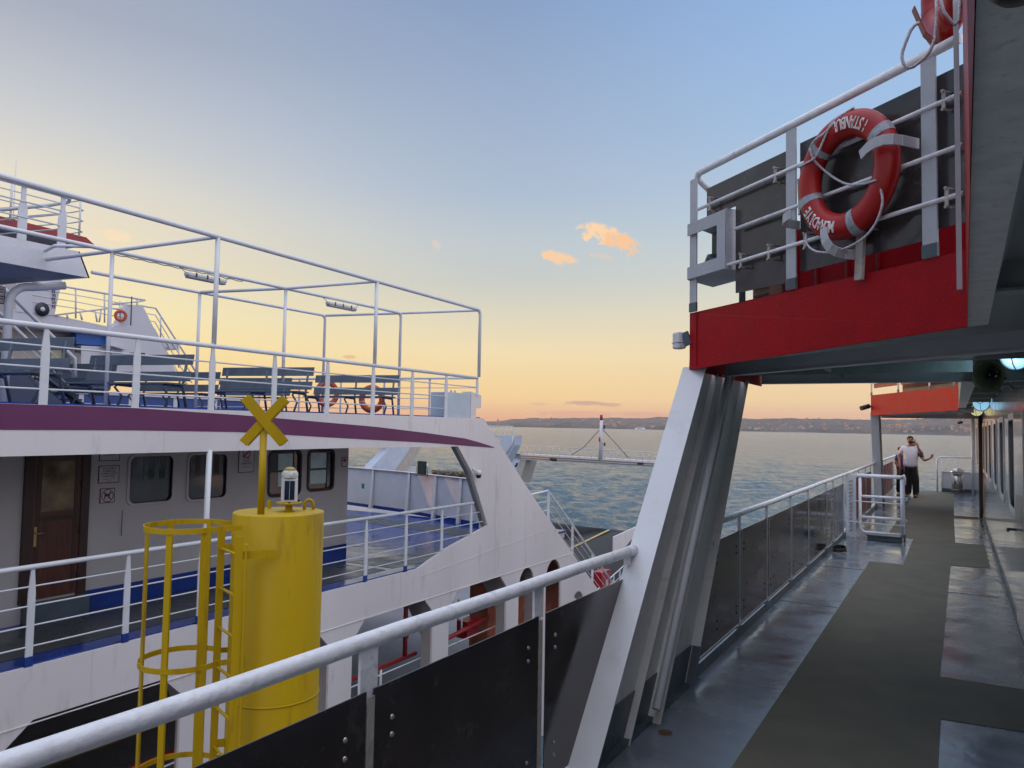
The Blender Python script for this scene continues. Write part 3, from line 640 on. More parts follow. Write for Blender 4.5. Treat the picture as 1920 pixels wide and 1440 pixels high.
def buoy_rope():
    nn = n1; P = lambda s, z, o=.07: w1(s, z, 0.075 + o)
    def spl(pts, n=8):
        out = []
        q = [pts[0]] + pts + [pts[-1]]
        for i in range(1, len(q) - 2):
            for k in range(n):
                u = k / n; a, b, c, d = q[i - 1:i + 3]
                out.append(0.5 * ((2 * b) + (c - a) * u + (2 * a - 5 * b + 4 * c - d) * u * u + (3 * b - a - 3 * c + d) * u ** 3))
        return out + [pts[-1]]
    r = MB()
    r.tube(spl([P(1.27, 3.38, .03), P(1.36, 3.37, .06), P(1.45, 3.38, .07), P(1.50, 3.46, .06), P(1.56, 3.54, .05), P(1.68, 3.58, .02)]), 0.0065, 6)
    r.tube(spl([P(1.60, 3.57, .03), P(1.52, 3.50, .06), P(1.42, 3.46, .07), P(1.41, 3.38, .05), P(1.47, 3.28, -.01), P(1.60, 3.19, .0), P(1.75, 3.14, .04), P(1.86, 3.125, .06)]), 0.0065, 6)
    r.tube(spl([P(1.345, 2.965, .05), P(1.36, 2.90, .05), P(1.44, 2.845, .05), P(1.58, 2.82, .05), P(1.74, 2.84, .05), P(1.84, 2.90, .05), P(1.88, 3.0, .04), P(1.87, 3.08, .04)]), 0.0065, 6)
    r.tube(spl([P(1.27, 3.10, .03), P(1.235, 3.2, .0), P(1.25, 3.32, .02)]), 0.0065, 6)
    r.build('rope', ROPE, LB)
    b = thing('lifebuoy_bracket', 'white steel hooks holding the big red lifebuoy on the wing railing', 'bracket', w1(1.6, 2.9, .03))
    for pts in ([(2.00, 3.285, .0), (2.00, 3.287, .10), (1.985, 3.292, .15), (1.95, 3.298, .175), (1.90, 3.298, .182), (1.85, 3.290, .180), (1.80, 3.272, .172)], [(1.155, 3.075, .0), (1.155, 3.078, .09), (1.165, 3.082, .13), (1.19, 3.088, .15), (1.225, 3.094, .16), (1.26, 3.10, .158)], [(1.62, 2.80, .02), (1.612, 2.80, .09), (1.598, 2.81, .14), (1.578, 2.83, .165), (1.555, 2.87, .175), (1.54, 2.90, .172), (1.53, 2.945, .165)]):
        m = MB(); q = [w1(*p) for p in pts]
        for a, c in zip(q, q[1:]):
            if pts[0][1] != 2.80: m.bar(a, c + (c - a) * .12, 0.008, 0.055, (0, 0, 1))
            else: m.bar(a, c + (c - a) * .12, 0.055, 0.008, n1)
        m.build('hook', WHITEG, b, 0.003)
    m = MB(); m.bar(w1(1.64, 2.66, .03), w1(1.66, 2.95, .03), 0.05, 0.02, n1); m.build('stem', GALV, b)
buoy_rope()
# second lifebuoy, seen from beneath, on the overhang's edge above the corner
c2 = Vector((-0.015, 4.28, 4.135))
LB2 = lifebuoy(c2, (0.24, -0.97, 0), (0, 0, 1), R=0.27, r=0.078, label='red lifebuoy seen edge on in its cradle at the top edge of the view', text=False, smat=ORANGER)

# ---------------------------------------------------------------- own ferry: support pylons
def pylon(label, b0, b1, t0, t1, flip=False):
    """leaning welded support: b0..b1 along Y at the deck, t0..t1 along Y under the wing"""
    t = thing('support_pylon', label, 'pylon', (-1.7, (b0 + b1) / 2, 0))
    zt = 2.30; X = -1.70
    sd = lambda y0, y1, u: None
    lean = Vector((0, t0 - b0, zt)).normalized(); lean2 = Vector((0, t1 - b1, zt)).normalized()
    # web plate along the ship's side
    w = MB(); w.poly([(X - .03, b0, -.05), (X - .03, b1, -.05), (X - .03, t1, zt), (X - .03, t0, zt)], (0.012, 0, 0)); w.build('web', PYL, t)
    # face flanges: broad plates across the web's edges, and one rib between them
    f = MB(); f.poly([(X - .045, b0, -.02), (X + .13, b0, 0.0), (X + .13, t0, zt), (X - .045, t0, zt)], (0, 0.014, 0)); f.build('face_flange', WHITE, t, 0.002)
    f = MB(); f.poly([(X - .12, b1 - .05, -.02), (X + .055, b1 - .05, 0.0), (X + .055, t1 - .05, zt), (X - .12, t1 - .05, zt)], (0, 0.014, 0)); f.build('back_flange', PYL, t, 0.002)
    for k, ww in ((0.40, 0.055), (0.60, 0.10)):
        yb, yt = b0 + (b1 - b0) * k, t0 + (t1 - t0) * k
        r = MB(); r.poly([(X - .02, yb, 0), (X - .02 + ww, yb, 0), (X - .02 + ww, yt, zt), (X - .02, yt, zt)], (0, 0.012, 0)); r.build('rib', PYL, t)
    p = MB(); yb, yt = b0 + (b1 - b0) * 0.50, t0 + (t1 - t0) * 0.47
    q = lambda u: (X + .09, yb + (yt - yb) * u, zt * u)
    p.tube([q(0.055), q(1.0)], 0.026, 12); p.build('drain_pipe', WHITE, t)
    kk = MB(); kk.poly([(X - .018 + .003, b0 + .02, 0), (X - .015, b1 - .03, 0), (X - .015, b1 - .03 + (t1 - b1) * .11, .25), (X - .015, b0 + .02 + (t0 - b0) * .11, .25)], (0.006, 0, 0))
    kk.poly([(X + .056, b1 - .055, 0), (X + .056, b1 - .03, 0), (X + .056, b1 - .03 + (t1 - b1) * .11, .25), (X + .056, b1 - .055 + (t1 - b1) * .11, .25)], (0.004, 0, 0))
    kk.poly([(X - .0, b1 - .054, 0), (X + .055, b1 - .054, 0), (X + .055, b1 - .054 + (t1 - b1) * .11, .25), (X - .0, b1 - .054 + (t1 - b1) * .11, .25)], (0, -0.003, 0))
    kk.span((X - .02, b0 + .05, 0), (X + .03, b1 - .06, .03)); kk.build('foot_paint', KICK, t)
    return t
pylon('nearer leaning white support pylon with a drain pipe, between the railings', 3.50, 5.55, 5.55, 7.25)
MB().lathe((-1.55, 4.62, 0.003), [(0.0, 0.002), (0.03, 0.002), (0.045, 0.0)], 9).build('rust_puddle', mat('rust_stain', (0.10, 0.05, 0.02), 0.8, var=0.5, vscale=30), None)
tag(bpy.data.objects['rust_puddle'], 'rust brown stain on the deck under the drain pipe mouth', 'stain')
pylon('farther leaning support pylon under the second bridge wing, near the men', 20.9, 22.6, 19.95, 21.6)

# ---------------------------------------------------------------- own ferry: railings
def rail_run(name, label, y0, y1, posts, panels, X=-1.74, zt=1.10, r=0.030, bolts=True, pmat=PANEL, bars=(), near=False):
    t = thing(name, label, 'railing', (X, (y0 + y1) / 2, 0))
    MB().tube([(X + (-.075 + .0165 * (y0 + (y1 - y0) * i / 8 + 1.5) if near else 0), y0 + (y1 - y0) * i / 8, zt + (0.004 if i % 2 else 0)) for i in range(9)], r, 14).build('handrail', PIPE, t)
    for z in bars: MB().tube([(X, y0, z), (X, y1, z)], 0.011, 8).build('rail', PIPE, t)
    for y in posts:
        p = MB()
        if near:
            p.span((X - .006, y - .045, 0.93), (X + .006, y + .045, zt - .01)); p.span((X - .006, y - .020, 0.0), (X + .006, y + .020, 0.93))
        else: p.span((X - .006, y - .045, 0.0), (X + .006, y + .045, zt - .02))
        po = p.build('post', WHITE if not near else PIPE, t, 0.002)
        if near: MB().span((X + .014, y - .016, 0.0), (X + .018, y + .018, 0.925)).build('clamp_strip', GALV, po)
        else: MB().span((X - .012, y - .05, 0), (X + .012, y + .05, .10)).build('post_foot', KICK, po)
        if not near: MB().span((X + .016, y + .028, 0.16), (X + .020, y + .05, 0.93)).build('clamp_strip', GALV, po)
    for a, b in panels:
        pn = MB().poly([(X + .008, a if a != 6.2 else 5.66, 0.13), (X + .008, b, 0.13), (X + .008, b, 0.945), (X + .008, a, 0.945)], (.005, 0, 0)).build('panel', pmat, t)
        if bolts:
            for yy in (a + .10, b - .10):
                for z in (0.82, 0.76, 0.30, 0.24):
                    MB().lathe((X + .013, yy, z), [(0.0, 0.008), (0.007, 0.006), (0.010, 0.0)], 10, Matrix.Rotation(pi / 2, 3, 'Y')).build('bolt', STEEL if near else BLACK, pn)
    return t
RN = rail_run('railing', 'near white pipe railing with black panels running into the nearer pylon', -1.5, 4.50, (-0.9, 0.55, 2.07, 3.30), [(-1.4, 0.5), (0.6, 2.05), (2.09, 3.285), (3.36, 4.40)], near=True)
MB().span((-1.76, -1.5, 0), (-1.70, 3.6, 0.07)).build('toe_plate', KICK, RN)
f = MB(); f.tube([(-1.717, 4.40, 1.10), (-1.717, 4.48, 1.10)], 0.034, 14); f.span((-1.727, 4.36, 1.02), (-1.707, 4.43, 1.09)); f.build('end_cap', PIPE, RN)
RM = rail_run('railing', 'middle run of white railing with smoked panels from the nearer pylon to the gate', 6.40, 15.1, (7.07, 8.23, 9.55, 10.79, 12.4, 13.2, 14.45), [(6.2, 7.03), (7.11, 8.19), (8.27, 9.51), (9.59, 10.75), (10.83, 12.36), (12.44, 13.16), (13.24, 14.4)], X=-1.70, zt=1.085, r=0.027)
MB().span((-1.70, 5.6, 0), (-1.69, 20.9, 0.085)).build('toe_plate', KICK, RM)
MB().tube([(-1.70, 15.1, 1.085), (-1.70, 20.5, 1.085)], 0.027, 12).build('handrail', PIPE, RM)
RF = rail_run('railing', 'far white railing with reddish panels behind the standing men', 16.2, 27.6, (16.9, 18.2, 19.4, 22.9, 23.8, 24.7, 25.6, 26.6), [(15.6, 16.85), (16.95, 18.15), (18.25, 19.35), (22.2, 22.85), (22.95, 23.75), (23.85, 24.65), (24.75, 25.55), (25.65, 26.55)], X=-1.70, zt=1.085, r=0.027, bolts=False, pmat=REDDARK)
MB().span((-1.70, 21.0, 0), (-1.69, 27.6, 0.14)).build('toe_plate', WHITE, RF)

def gate():
    t = thing('boarding_gate', 'white pipe gate with two crossbars standing across part of the walkway', 'gate', (-1.2, 14.75, 0))
    y = 14.75; x0, x1 = -1.46, -0.80
    m = MB(); m.tube([(x0 - .05, y, 1.075)] + [(x1 + .0, y, 1.075)], 0.033, 12); m.build('top_bar', PIPE, t)
    m = MB(); m.tube([(x0, y, 1.04), (x0, y, 0.22)] + arc((x0 + .09, y, 0.19), (-1, 0, 0), (0, 0, -1), 0.09, 0.1, pi / 2, 5) + [(x1, y, 0.10)], 0.026, 12); m.tube([(x1 - .01, y, 1.04), (x1 - .01, y, .10)], 0.026, 12); m.build('frame', PIPE, t)
    for z in (0.72, 0.36): MB().tube([(x0, y, z), (x1, y, z)], 0.024, 12).build('crossbar', PIPE, t)
    for z in (0.64, 0.28): MB().tube([(x0 - .15, y - .12, z), (x1 + .03, y - .12, z - .01)], 0.008, 8).build('thin_rod', PIPE, t)
    p = MB(); p.span((x1 + .02, y - .12, 0.0), (x1 + .035, y + .08, 1.10)); p.build('end_post', WHITE, t, 0.003)
    m = MB(); m.tube([(x1 - .02, y - .06, 1.075), (x1 + .03, y - .06, 1.12), (x1 + .045, y - .05, 1.07), (x1 + .045, y - .05, 0.95)], 0.016, 8); m.build('latch_loop', PIPE, t)
    for z in (0.68, 0.32): MB().tube([(x1 + .04, y - .05, z), (x1 + .07, y - .05, z + .03), (x1 + .05, y - .05, z + .05)], 0.008, 8).build('latch_hook', PIPE, t)
    p = MB(); p.span((-1.69, y - .05, 0.0), (-1.52, y - .035, 1.08)); p.span((-1.69, y - .05, 0.0), (-1.675, y + .1, 1.08)); p.build('hinge_post', WHITE, t, 0.003)
    zz = MB()
    for i in range(14): zz.bar((-1.635, y - .055, 0.12 + i * .065), (-1.575, y - .055, 0.145 + i * .065), 0.004, 0.022, (0, 1, 0))
    zz.build('weld_line', KICK, t)
    MB().span((x1 + .015, y - .13, 0), (x1 + .04, y + .085, .12)).build('post_foot', KICK, t)
    s = thing('gate_step', 'low dark steel step box on the deck under the white gate', 'step', (-1.1, y - .25, 0))
    MB().span((-1.32, y - .33, 0.005), (-0.80, y - .08, 0.085)).build('box', KICK, s, 0.005)
    MB().span((-1.34, y - .35, 0.087), (-0.80, y - .06, 0.105)).build('tread', KICK, s, 0.003)
    ro = thing('coiled_line', 'small dark coil of line lying by the middle railing posts', 'rope', (-1.5, 12.7, 0))
    MB().tube([(-1.55 + .09 * cos(a / 3), 12.7 + .22 * sin(a / 3), 0.03 + .004 * a / 3) for a in range(50)], 0.013, 6).build('coil', BLACK, ro)
gate()

def end_deck():
    t = thing('end_bulwark', 'low pale bulwark with a curved white guard rail at the walkway end', 'bulwark', (0, 27.7, 0))
    MB().span((-0.40, 27.66, 0.0), (0.62, 27.70, 0.62)).build('plate', WHITE, t, 0.004)
    MB().span((-0.42, 27.64, 0.62), (0.62, 27.73, 0.645)).build('cap', WHITE, t)
    MB().span((-0.40, 27.645, 0.0), (0.62, 27.655, 0.12)).build('foot_paint', KICK, t)
    m = MB().tube([(-0.52, 27.6, 0), (-0.52, 27.6, 0.95)] + arc((-0.40, 27.6, 0.97), (-1, 0, 0), (0, 0, 1), 0.12, 0.1, pi / 2, 5) + [(0.44, 27.6, 1.09)], 0.026, 10)
    m.tube([(-0.40, 27.6, 0), (-0.40, 27.6, 1.05)], 0.014, 8); m.tube([(-0.02, 27.6, .6), (-0.02, 27.6, 1.09)], 0.013, 8); m.build('guard_rail', PIPE, t)
    m = MB()
    for i in range(12): m.bar((-0.50, 27.6, 0.1 + i * .08), (-0.41, 27.6, 0.1 + i * .08), 0.006, 0.006)
    m.build('mesh_rungs', PIPE, t)
    b = thing('trash_bin', 'round steel litter bin with a domed lid at the end of the walkway', 'bin', (0.02, 27.1, 0))
    MB().lathe((0.02, 27.1, 0), [(0.0, 0.06), (0.15, 0.06), (0.15, 0.60), (0.0, 0.60)], 24).build('drum', STEEL, b)
    MB().lathe((0.02, 27.1, 0), [(0.19, 0.64), (0.20, 0.68), (0.17, 0.74), (0.10, 0.79), (0.0, 0.80)], 24).build('lid', STEEL, b)
    for a in range(4):
        q = radians(45 + 90 * a); MB().tube([(0.02 + .2 * cos(q), 27.1 + .2 * sin(q), 0), (0.02 + .17 * cos(q), 27.1 + .17 * sin(q), .66)], 0.012, 8).build('leg', STEEL, b)
    MB().tube([(0.02 + .2 * cos(a), 27.1 + .2 * sin(a), 0.14) for a in [i * pi / 8 for i in range(16)]], 0.008, 6, closed=True).build('hoop', STEEL, b)
end_deck()

# ---------------------------------------------------------------- own ferry: lamps, horns, cameras
def flood(loc, label, mt, aim, r=0.11, lampcol=None, group=None):
    loc = Vector(loc); t = thing('deck_floodlight', label, 'floodlight', loc, group)
    d = Vector(aim).normalized(); a = d.cross(Vector((0, 0, 1))).normalized(); b = a.cross(d); R = Matrix((a, b, d)).transposed()
    MB().lathe(loc, [(0.0, -.20), (.05, -.19), (.06, -.10), (r, 0.0), (r + .008, 0.0), (r + .008, -.012), (.062, -.115)], 24, R).build('housing', BLACK, t)
    MB().lathe(loc, [(r - .004, -.004), (r * .7, .020), (r * .35, .032), (0.0, .036)], 24, R).build('glass', mt, t)
    g = MB()
    for k in range(3):
        q = radians(30 + 120 * k); e = a * cos(q) + b * sin(q); g.tube([loc + d * .045, loc + d * .035 + e * r * .55, loc + e * r + d * .004], 0.004, 6)
    g.build('guard', BLACK, t)
    MB().tube([loc - d * .1, loc - d * .1 + Vector((0, 0, .16))], 0.012, 8).build('bracket', KICK, t)
    if lampcol:
        l = bpy.data.lights.new('lamp', 'POINT'); l.energy = lampcol[1]; l.color = lampcol[0]; l.shadow_soft_size = 0.08
        lo = bpy.data.objects.new('lamp', l); COL.objects.link(lo); lo.parent = t; lo.location = d * 0.14
    return t
LGRP = 'bulkhead floodlights along the walkway ceiling'
flood((0.385, 6.85, 2.43), 'lit blue white floodlight under the ceiling at the right edge, the largest', LAMPC, (-0.45, -0.80, -0.25), 0.105, ((0.5, 0.85, 1.0), 2.6), LGRP)
flood((0.375, 15.4, 2.36), 'lit blue white floodlight under the ceiling beyond the dark horn', LAMPC, (-0.3, -0.9, -0.2), 0.13, None, LGRP)
flood((0.37, 18.6, 2.33), 'pale yellow floodlight at the far end of the ceiling row', LAMPW, (-0.3, -0.9, -0.2), 0.13, None, LGRP)
def horn():
    t = thing('horn_loudspeaker', 'dark olive horn loudspeaker hanging under the walkway ceiling', 'loudspeaker', (0.28, 8.1, 2.36))
    c = Vector((0.235, 7.5, 2.335)); d = Vector((-0.25, -0.95, -0.12)).normalized(); a = d.cross(Vector((0, 0, 1))).normalized(); b = a.cross(d); R = Matrix((a, b, d)).transposed()
    R2 = R @ Matrix.Diagonal((1.0, 1.2, 1.0)); HM_ = mat('olive_horn', (0.12, 0.105, 0.06), 0.45)
    MB().lathe(c, [(0.028, -.26), (0.04, -.16), (.075, -.06), (.115, 0.0), (.122, 0.0), (.122, -.008), (.078, -.075), (.045, -.17), (.03, -.26)], 28, R2).build('bell', HM_, t)
    MB().lathe(c, [(0.0, -.03), (.022, -.04), (.028, -.08), (0.03, -.12)], 16, R).build('driver_cone', BLACK, t)
    MB().tube([c - d * .2, c - d * .2 + Vector((0.03, 0, .12))], 0.014, 8).build('bracket', KICK, t)
    MB().tube([c - d * .26, c - d * .3 + Vector((.06, 0, -.05)), (0.46, 8.6, 2.27), (0.49, 9.0, 2.30)], 0.009, 6).build('cable', BLACK, t)
horn()
def own_small():
    t = thing('security_camera', 'small boxy grey security camera on the outer corner of the nearer wing', 'camera', w1(-.08, 2.5))
    c = w1(-0.09, 2.50, 0.03); MB().box(c, (0.085, 0.075, 0.125), atan2(e1.y, e1.x)).build('body', WHITE, t, 0.014)
    MB().box(c + Vector((0, 0, -.018)), (0.088, 0.078, 0.004), atan2(e1.y, e1.x)).build('seam', KICK, t)
    MB().bar(w1(-.045, 2.50, .02), w1(0.0, 2.52, 0.0), 0.02, 0.10).build('mount', KICK, t)
    t = thing('security_camera', 'dark bullet security camera at the outer corner of the farther wing', 'camera', w2(-.1, 2.42))
    c = w2(-.12, 2.42); MB().cyl(c + Vector((-.16, -.14, -.03)), c + Vector((.0, .0, .03)), 0.055).build('body', RUBBER, t); MB().tube([c, w2(0.02, 2.44, .01)], 0.02, 8).build('mount', RUBBER, t)
    t = thing('ceiling_lamp', 'dark round ceiling fitting under the overhang in the top right corner', 'lamp', (0.055, 1.12, 2.33))
    MB().lathe(U(1912, -38, 'Z', 2.332), [(0.0, -.022), (.02, -.020), (.030, -.010), (.032, 0.0)], 20).build('dome', BLACK, t)
    t = thing('sea_camera', 'small dark camera on a bracket beside the warm lit corner post', 'camera', (0.0, 24, 2.0))
    c = U(1796, 793, 'Y', 24.0); MB().cyl(c, c + Vector((.10, .05, .02)), 0.035).build('body', BLACK, t); MB().tube([c + Vector((.05, 0, .03)), c + Vector((.05, 0, .14)), c + Vector((.4, 0, .16))], 0.012, 6).build('mount', WHITE, t)
    # cradle strap and ropes of the upper lifebuoy
    k = MB(); ax = Vector((0.24, -0.97, 0)).normalized(); nn = ax.cross(Vector((0, 0, 1)))
    pts = [c2 + nn * .15 + ax * -.0 + Vector((0, 0, -.16)), c2 + nn * .10 + Vector((0, 0, -.30)), c2 + nn * .05 + Vector((0, 0, -.36)), c2 + nn * -.03 + Vector((0, 0, -.365)), c2 - nn * .10 + Vector((0, 0, -.33))]
    for a, b in zip(pts, pts[1:]): k.bar(a, b, 0.006, 0.05, nn.cross(b - a))
    k.build('cradle', REDDARK, LB2)
    r = MB(); p = lambda x, y: U(x, y, 'Y', 3.80)
    r.tube([p(1755, -30), p(1756, 25), p(1753, 72), p(1748, 86), p(1742, 98), p(1732, 110), p(1722, 118), p(1713, 125), p(1704, 128), p(1697, 124), p(1693, 117), p(1691, 108), p(1692, 98), p(1697, 83), p(1702, 70), p(1707, 58), p(1714, 48), p(1724, 42)], 0.0075, 6)
    r.tube([p(1758, -20), p(1770, 22), p(1790, 47), p(1798, 38), p(1800, -10)], 0.0075, 6); r.build('rope', ROPE, LB2)
own_small()

# ---------------------------------------------------------------- the moored ferry alongside
XS = -9.6                                                            # its hull side
FE = thing('car_ferry', 'white car ferry with a purple stripe and open lower deck, moored alongside', 'ferry', (XS, 8, WATER))
HX = lambda u, v, w: Vector((XS + w, u, v))
def hull():
    outer = [(-9, -6.9), (29, -6.9), (29, -5.2), (25.8, -5.0), (24.1, -4.75), (22.09, -3.14), (17.85, -0.06), (15.28, 2.0), (-9, 2.0), (-9, 1.385), (10.7, 1.382), (14.24, 1.357), (14.82, 0.765), (15.55, -0.517), (13.75, -0.86), (12.85, -1.12), (-9, -1.12)]
    def opening(a, b, top=-1.79, ch=0.30, bot=-3.75): return [(a, bot), (b, bot), (b, top - ch), (b - ch, top), (a + ch * 1.15, top), (a, top - ch * 1.2)]
    def oval(a, b, top, bot=-3.75, n=10):
        c = (a + b) / 2; r = (b - a) / 2; h = 0.48
        return [(a, bot), (b, bot)] + [(c + r * cos(pi * i / n), top - h + h * sin(pi * i / n)) for i in range(n + 1)]
    A = [(4.72, -3.75), (7.34, -3.75), (7.34, -2.04), (7.05, -1.76), (5.30, -1.76), (4.98, -2.02), (4.78, -2.5)]
    holes = [opening(-4.5, -1.6), opening(0.9, 4.0), A, opening(8.2, 10.33), opening(10.93, 13.42), opening(14.02, 16.48), oval(17.1, 17.92, -1.79), oval(18.58, 19.48, -1.80), [(20.62 + 0.42 * cos(i * pi / 8), -3.36 + 0.42 * sin(i * pi / 8)) for i in range(16)]]
    plate('hull_side', outer, holes, HX, 0.05, WHITE2, FE)
    # painted band: tapering purple stripe on the upper fascia
    sx = XS + 0.029
    top = [(-9, 1.997), (5.7, 1.997), (6.5, 1.99), (8.17, 1.933), (9.7, 1.86), (11.38, 1.775), (13.0, 1.66), (14.51, 1.532), (15.1, 1.44), (15.79, 1.315)]
    bot = [(15.75, 1.30), (14.5, 1.37), (13.1, 1.452), (10.65, 1.556), (8.18, 1.67), (6.45, 1.692), (-9, 1.70)]
    plate('purple_stripe', top + bot, [], lambda u, v, w: Vector((sx + w, u, v)), 0.003, PURPLE, FE)
    b = MB(); b.bar((XS + .03, -9, -1.80), (XS + .03, 20.2, -1.79), 0.014, 0.012); b.build('belt_weld', WHITE2, FE)
    for y, z0, z1 in ((2.2, -1.75, -1.12), (6.0, -1.75, -1.12), (9.7, -1.75, -1.12), (12.3, -1.75, -1.12), (15.9, -1.7, .9), (6.9, 1.40, 1.68), (11.8, 1.40, 1.5), (17.4, -1.75, -.1)):
        MB().span((XS + .026, y, z0), (XS + .030, y + .010, z1)).build('plate_seam', WHITE2, FE)
    MB().bar((XS + .027, 12.9, -1.30), (XS + .027, 18.6, -.95), 0.008, 0.008).build('plate_seam', WHITE2, FE)
    e = MB()
    e.poly([(XS - .028, 14.24, 1.357), (XS - .028, 14.82, .765), (XS - .028, 15.56, -.518), (XS - .028, 15.50, -.53), (XS - .028, 14.76, .75), (XS - .028, 14.19, 1.345)], (-0.11, 0, 0)); e.build('strut_edge', mat('grey_strut_edge', (0.26, 0.26, 0.27), 0.45), FE)
    MB().poly([(XS - .028, 15.28, 1.99), (XS - .028, 24.1, -4.75), (XS - .028, 24.04, -4.78), (XS - .028, 15.22, 1.95)], (-0.9, 0, 0)).build('strut_back', WHITE2, FE)
    MB().span((XS - .028, -9, 1.96), (XS - 10.4, 15.2, 2.02)).build('upper_deck', BLUE, FE)
    MB().span((XS - .03, -9, 1.40), (XS - 10.4, 14.2, 1.44)).build('deckhead', mat('deckhead_paint', (0.38, 0.37, 0.37), 0.5), FE)
    # lower passenger deck
    MB().span((XS - .028, -9, -1.16), (XS - 10.4, 19.9, -1.10)).build('lower_deck', BLUE, FE)
    g = MB(); zz = -1.096
    for pts in ([(-9.95, -9), (-11.28, -9), (-11.28, 7.05), (-11.50, 7.05), (-11.50, 9.1), (-11.2, 9.6), (-11.2, 12.3), (-9.95, 12.3)], [(-9.95, 12.5), (-11.2, 12.5), (-10.4, 15.5), (-9.8, 15.5), (-9.8, 14.0)], [(-11.6, 17.1), (-19.2, 18.3), (-19.2, 19.2), (-11.0, 18.1)]):
        g.add([(x, y, zz) for x, y in pts], [tuple(range(len(pts)))])
    g.build('non_slip_strip', DGREY, FE)
    # steel bulwark closing the lower deck forward
    P = [(-9.9, 17.2), (-11.6, 18.95), (-13.4, 19.55), (-15.9, 20.45), (-19.6, 21.3)]
    bw = MB(); zt = 0.24
    for a, c in zip(P, P[1:]): bw.poly([(a[0], a[1], -1.1), (c[0], c[1], -1.1), (c[0], c[1], zt), (a[0], a[1], zt)], (0.005, 0.03, 0))
    bwo = bw.build('bulwark', WHITE, FE)
    cp = MB()
    for a, c in zip(P, P[1:]): cp.bar((a[0], a[1], zt), (c[0], c[1], zt), 0.13, 0.02)
    cp.build('cap_rail', WHITE, bwo)
    st = MB()
    for i in range(8):
        u = i / 7 * (len(P) - 1.001); k = int(u); q = u - k; x = P[k][0] + (P[k + 1][0] - P[k][0]) * q; y = P[k][1] + (P[k + 1][1] - P[k][1]) * q
        st = MB(); st.poly([(x, y, -1.1), (x, y - .20, -1.1), (x, y - .05, zt - .02), (x, y, zt - .02)], (0.02, 0, 0)); st.poly([(x - .04, y - .20, -1.1), (x - .04, y - .05, zt), (x + .06, y - .05, zt), (x + .06, y - .20, -1.1)], (0, .012, 0)); st.build('stay', WHITE, bwo)
    kb = MB()
    for a, c in zip(P, P[1:]): kb.poly([(a[0], a[1] - .012, -1.1), (c[0], c[1] - .012, -1.1), (c[0], c[1] - .012, -.99), (a[0], a[1] - .012, -.99)], (0, .005, 0))
    kb.build('kick_band', BLUE, bwo)
    MB().box(U(686, 911, 'Y', 20.5) + Vector((0, -.15, 0)), (0.10, 0.02, 0.17)).build('green_notice', GREEN, bwo)
    # far side of the hull, car deck, ramp
    MB().span((XS - .03, -9, -4.66), (XS - 10.6, 30, -4.60)).build('car_deck', ASPH, FE)
    MB().span((XS - 10.6, -9, -6.9), (XS - 10.65, 24, -1.0)).build('far_side', WHITE2, FE)
    MB().span((XS - .03, 29.95, -6.9), (XS - 10.6, 30, -4.6)).build('bow_plate', WHITE2, FE)
    yl = MB()
    for x in (XS - 2.4, XS - 5.0, XS - 7.6): yl.add([(x - .05, -9, -4.596), (x + .05, -9, -4.596), (x + .05, 30, -4.596), (x - .05, 30, -4.596)], [(0, 1, 2, 3)])
    yl.build('lane_line', YLINE, FE)
    rp = MB(); R0, R1 = (30.0, -4.60), (36.6, -3.2)
    rp.poly([(-19.6, R0[0], R0[1]), (-11.4, R0[0], R0[1]), (-13.35, 35.3, -3.20), (-18.6, 36.3, -3.20)], (0, 0, -0.12)); ro = rp.build('ramp', RAMPM, FE)
    rb = MB()
    for i in range(46):
        u = (i + .5) / 46; y = 30 + 5.8 * u; z = -4.6 + 1.4 * (y - 30) / 5.8; rb.bar((-19.4 + u * .9, y, z + .012), (-11.5 - u * 1.75, y - .3 * u, z + .012), 0.03, 0.022)
    rb.build('tread_rib', mat('rib_steel', (0.02, 0.019, 0.02), 0.6), ro)
    MB().bar((-16.3, 31.0, -4.33), (-14.75, 35.3, -3.18), 0.16, 0.012).build('yellow_line', YLINE, ro)
    rs = MB(); rs.poly([(-13.35, 35.2, -3.2), (-13.2, 32.0, -4.1), (-13.2, 32.0, -3.0), (-13.35, 35.2, -2.9)], (0.06, 0, 0)); rs.build('ramp_side', WHITE2, ro)
    # deck-edge frames inside the openings
    fr = []
    for y in (-0.4, 4.3, 7.75, 10.63, 13.72, 16.8, 18.25):
        m = MB(); m.span((XS - .03, y - .22, -4.6), (XS - .32, y + .22, -1.17)); m.poly([(XS - .30, y - .01, -1.18), (XS - 1.35, y - .01, -1.18), (XS - 1.35, y - .01, -1.45), (XS - .36, y - .01, -2.9)], (0, 0.02, 0))
        m.poly([(XS - .30, y - .09, -2.85), (XS - .4, y - .09, -2.85), (XS - 1.38, y - .09, -1.42), (XS - 1.38, y + .09, -1.42), (XS - .4, y + .09, -2.85)], (0.0, 0.0, -.02)) if False else None
        m.build('web_frame', mat('taupe_frame_paint', (0.40, 0.37, 0.36), 0.5) if not fr else fr[0], FE); fr = [bpy.data.materials['taupe_frame_paint']]
    MB().span((XS - .75, 16.9, -4.6), (XS - 1.3, 21.2, -1.45)).build('sunlight_stand_in', mat('red_brown_painted_sunlight', (0.42, 0.13, 0.07), 0.6, var=0.4, vscale=2), FE)  # added box, its red-brown colour stands in for sunlight inside the ovals
    und = MB().span((XS - .03, -9, -1.30), (XS - 10.5, 19.8, -1.165)); und.build('car_deck_ceiling', fr[0], FE)
    # fire main in red pipe
    pm = MB(); X = XS - .42
    pm.tube([(X, 4.0, -3.05), (X, 13.45, -3.03)], 0.045, 10); pm.tube([(X, 13.08, -1.2), (X, 13.08, -3.0)], 0.05, 10); pm.tube([(X, 14.0, -3.04), (X, 16.35, -2.88)], 0.05, 10); pm.cyl((X, 13.08, -2.62), (X, 13.08, -2.50), 0.07)
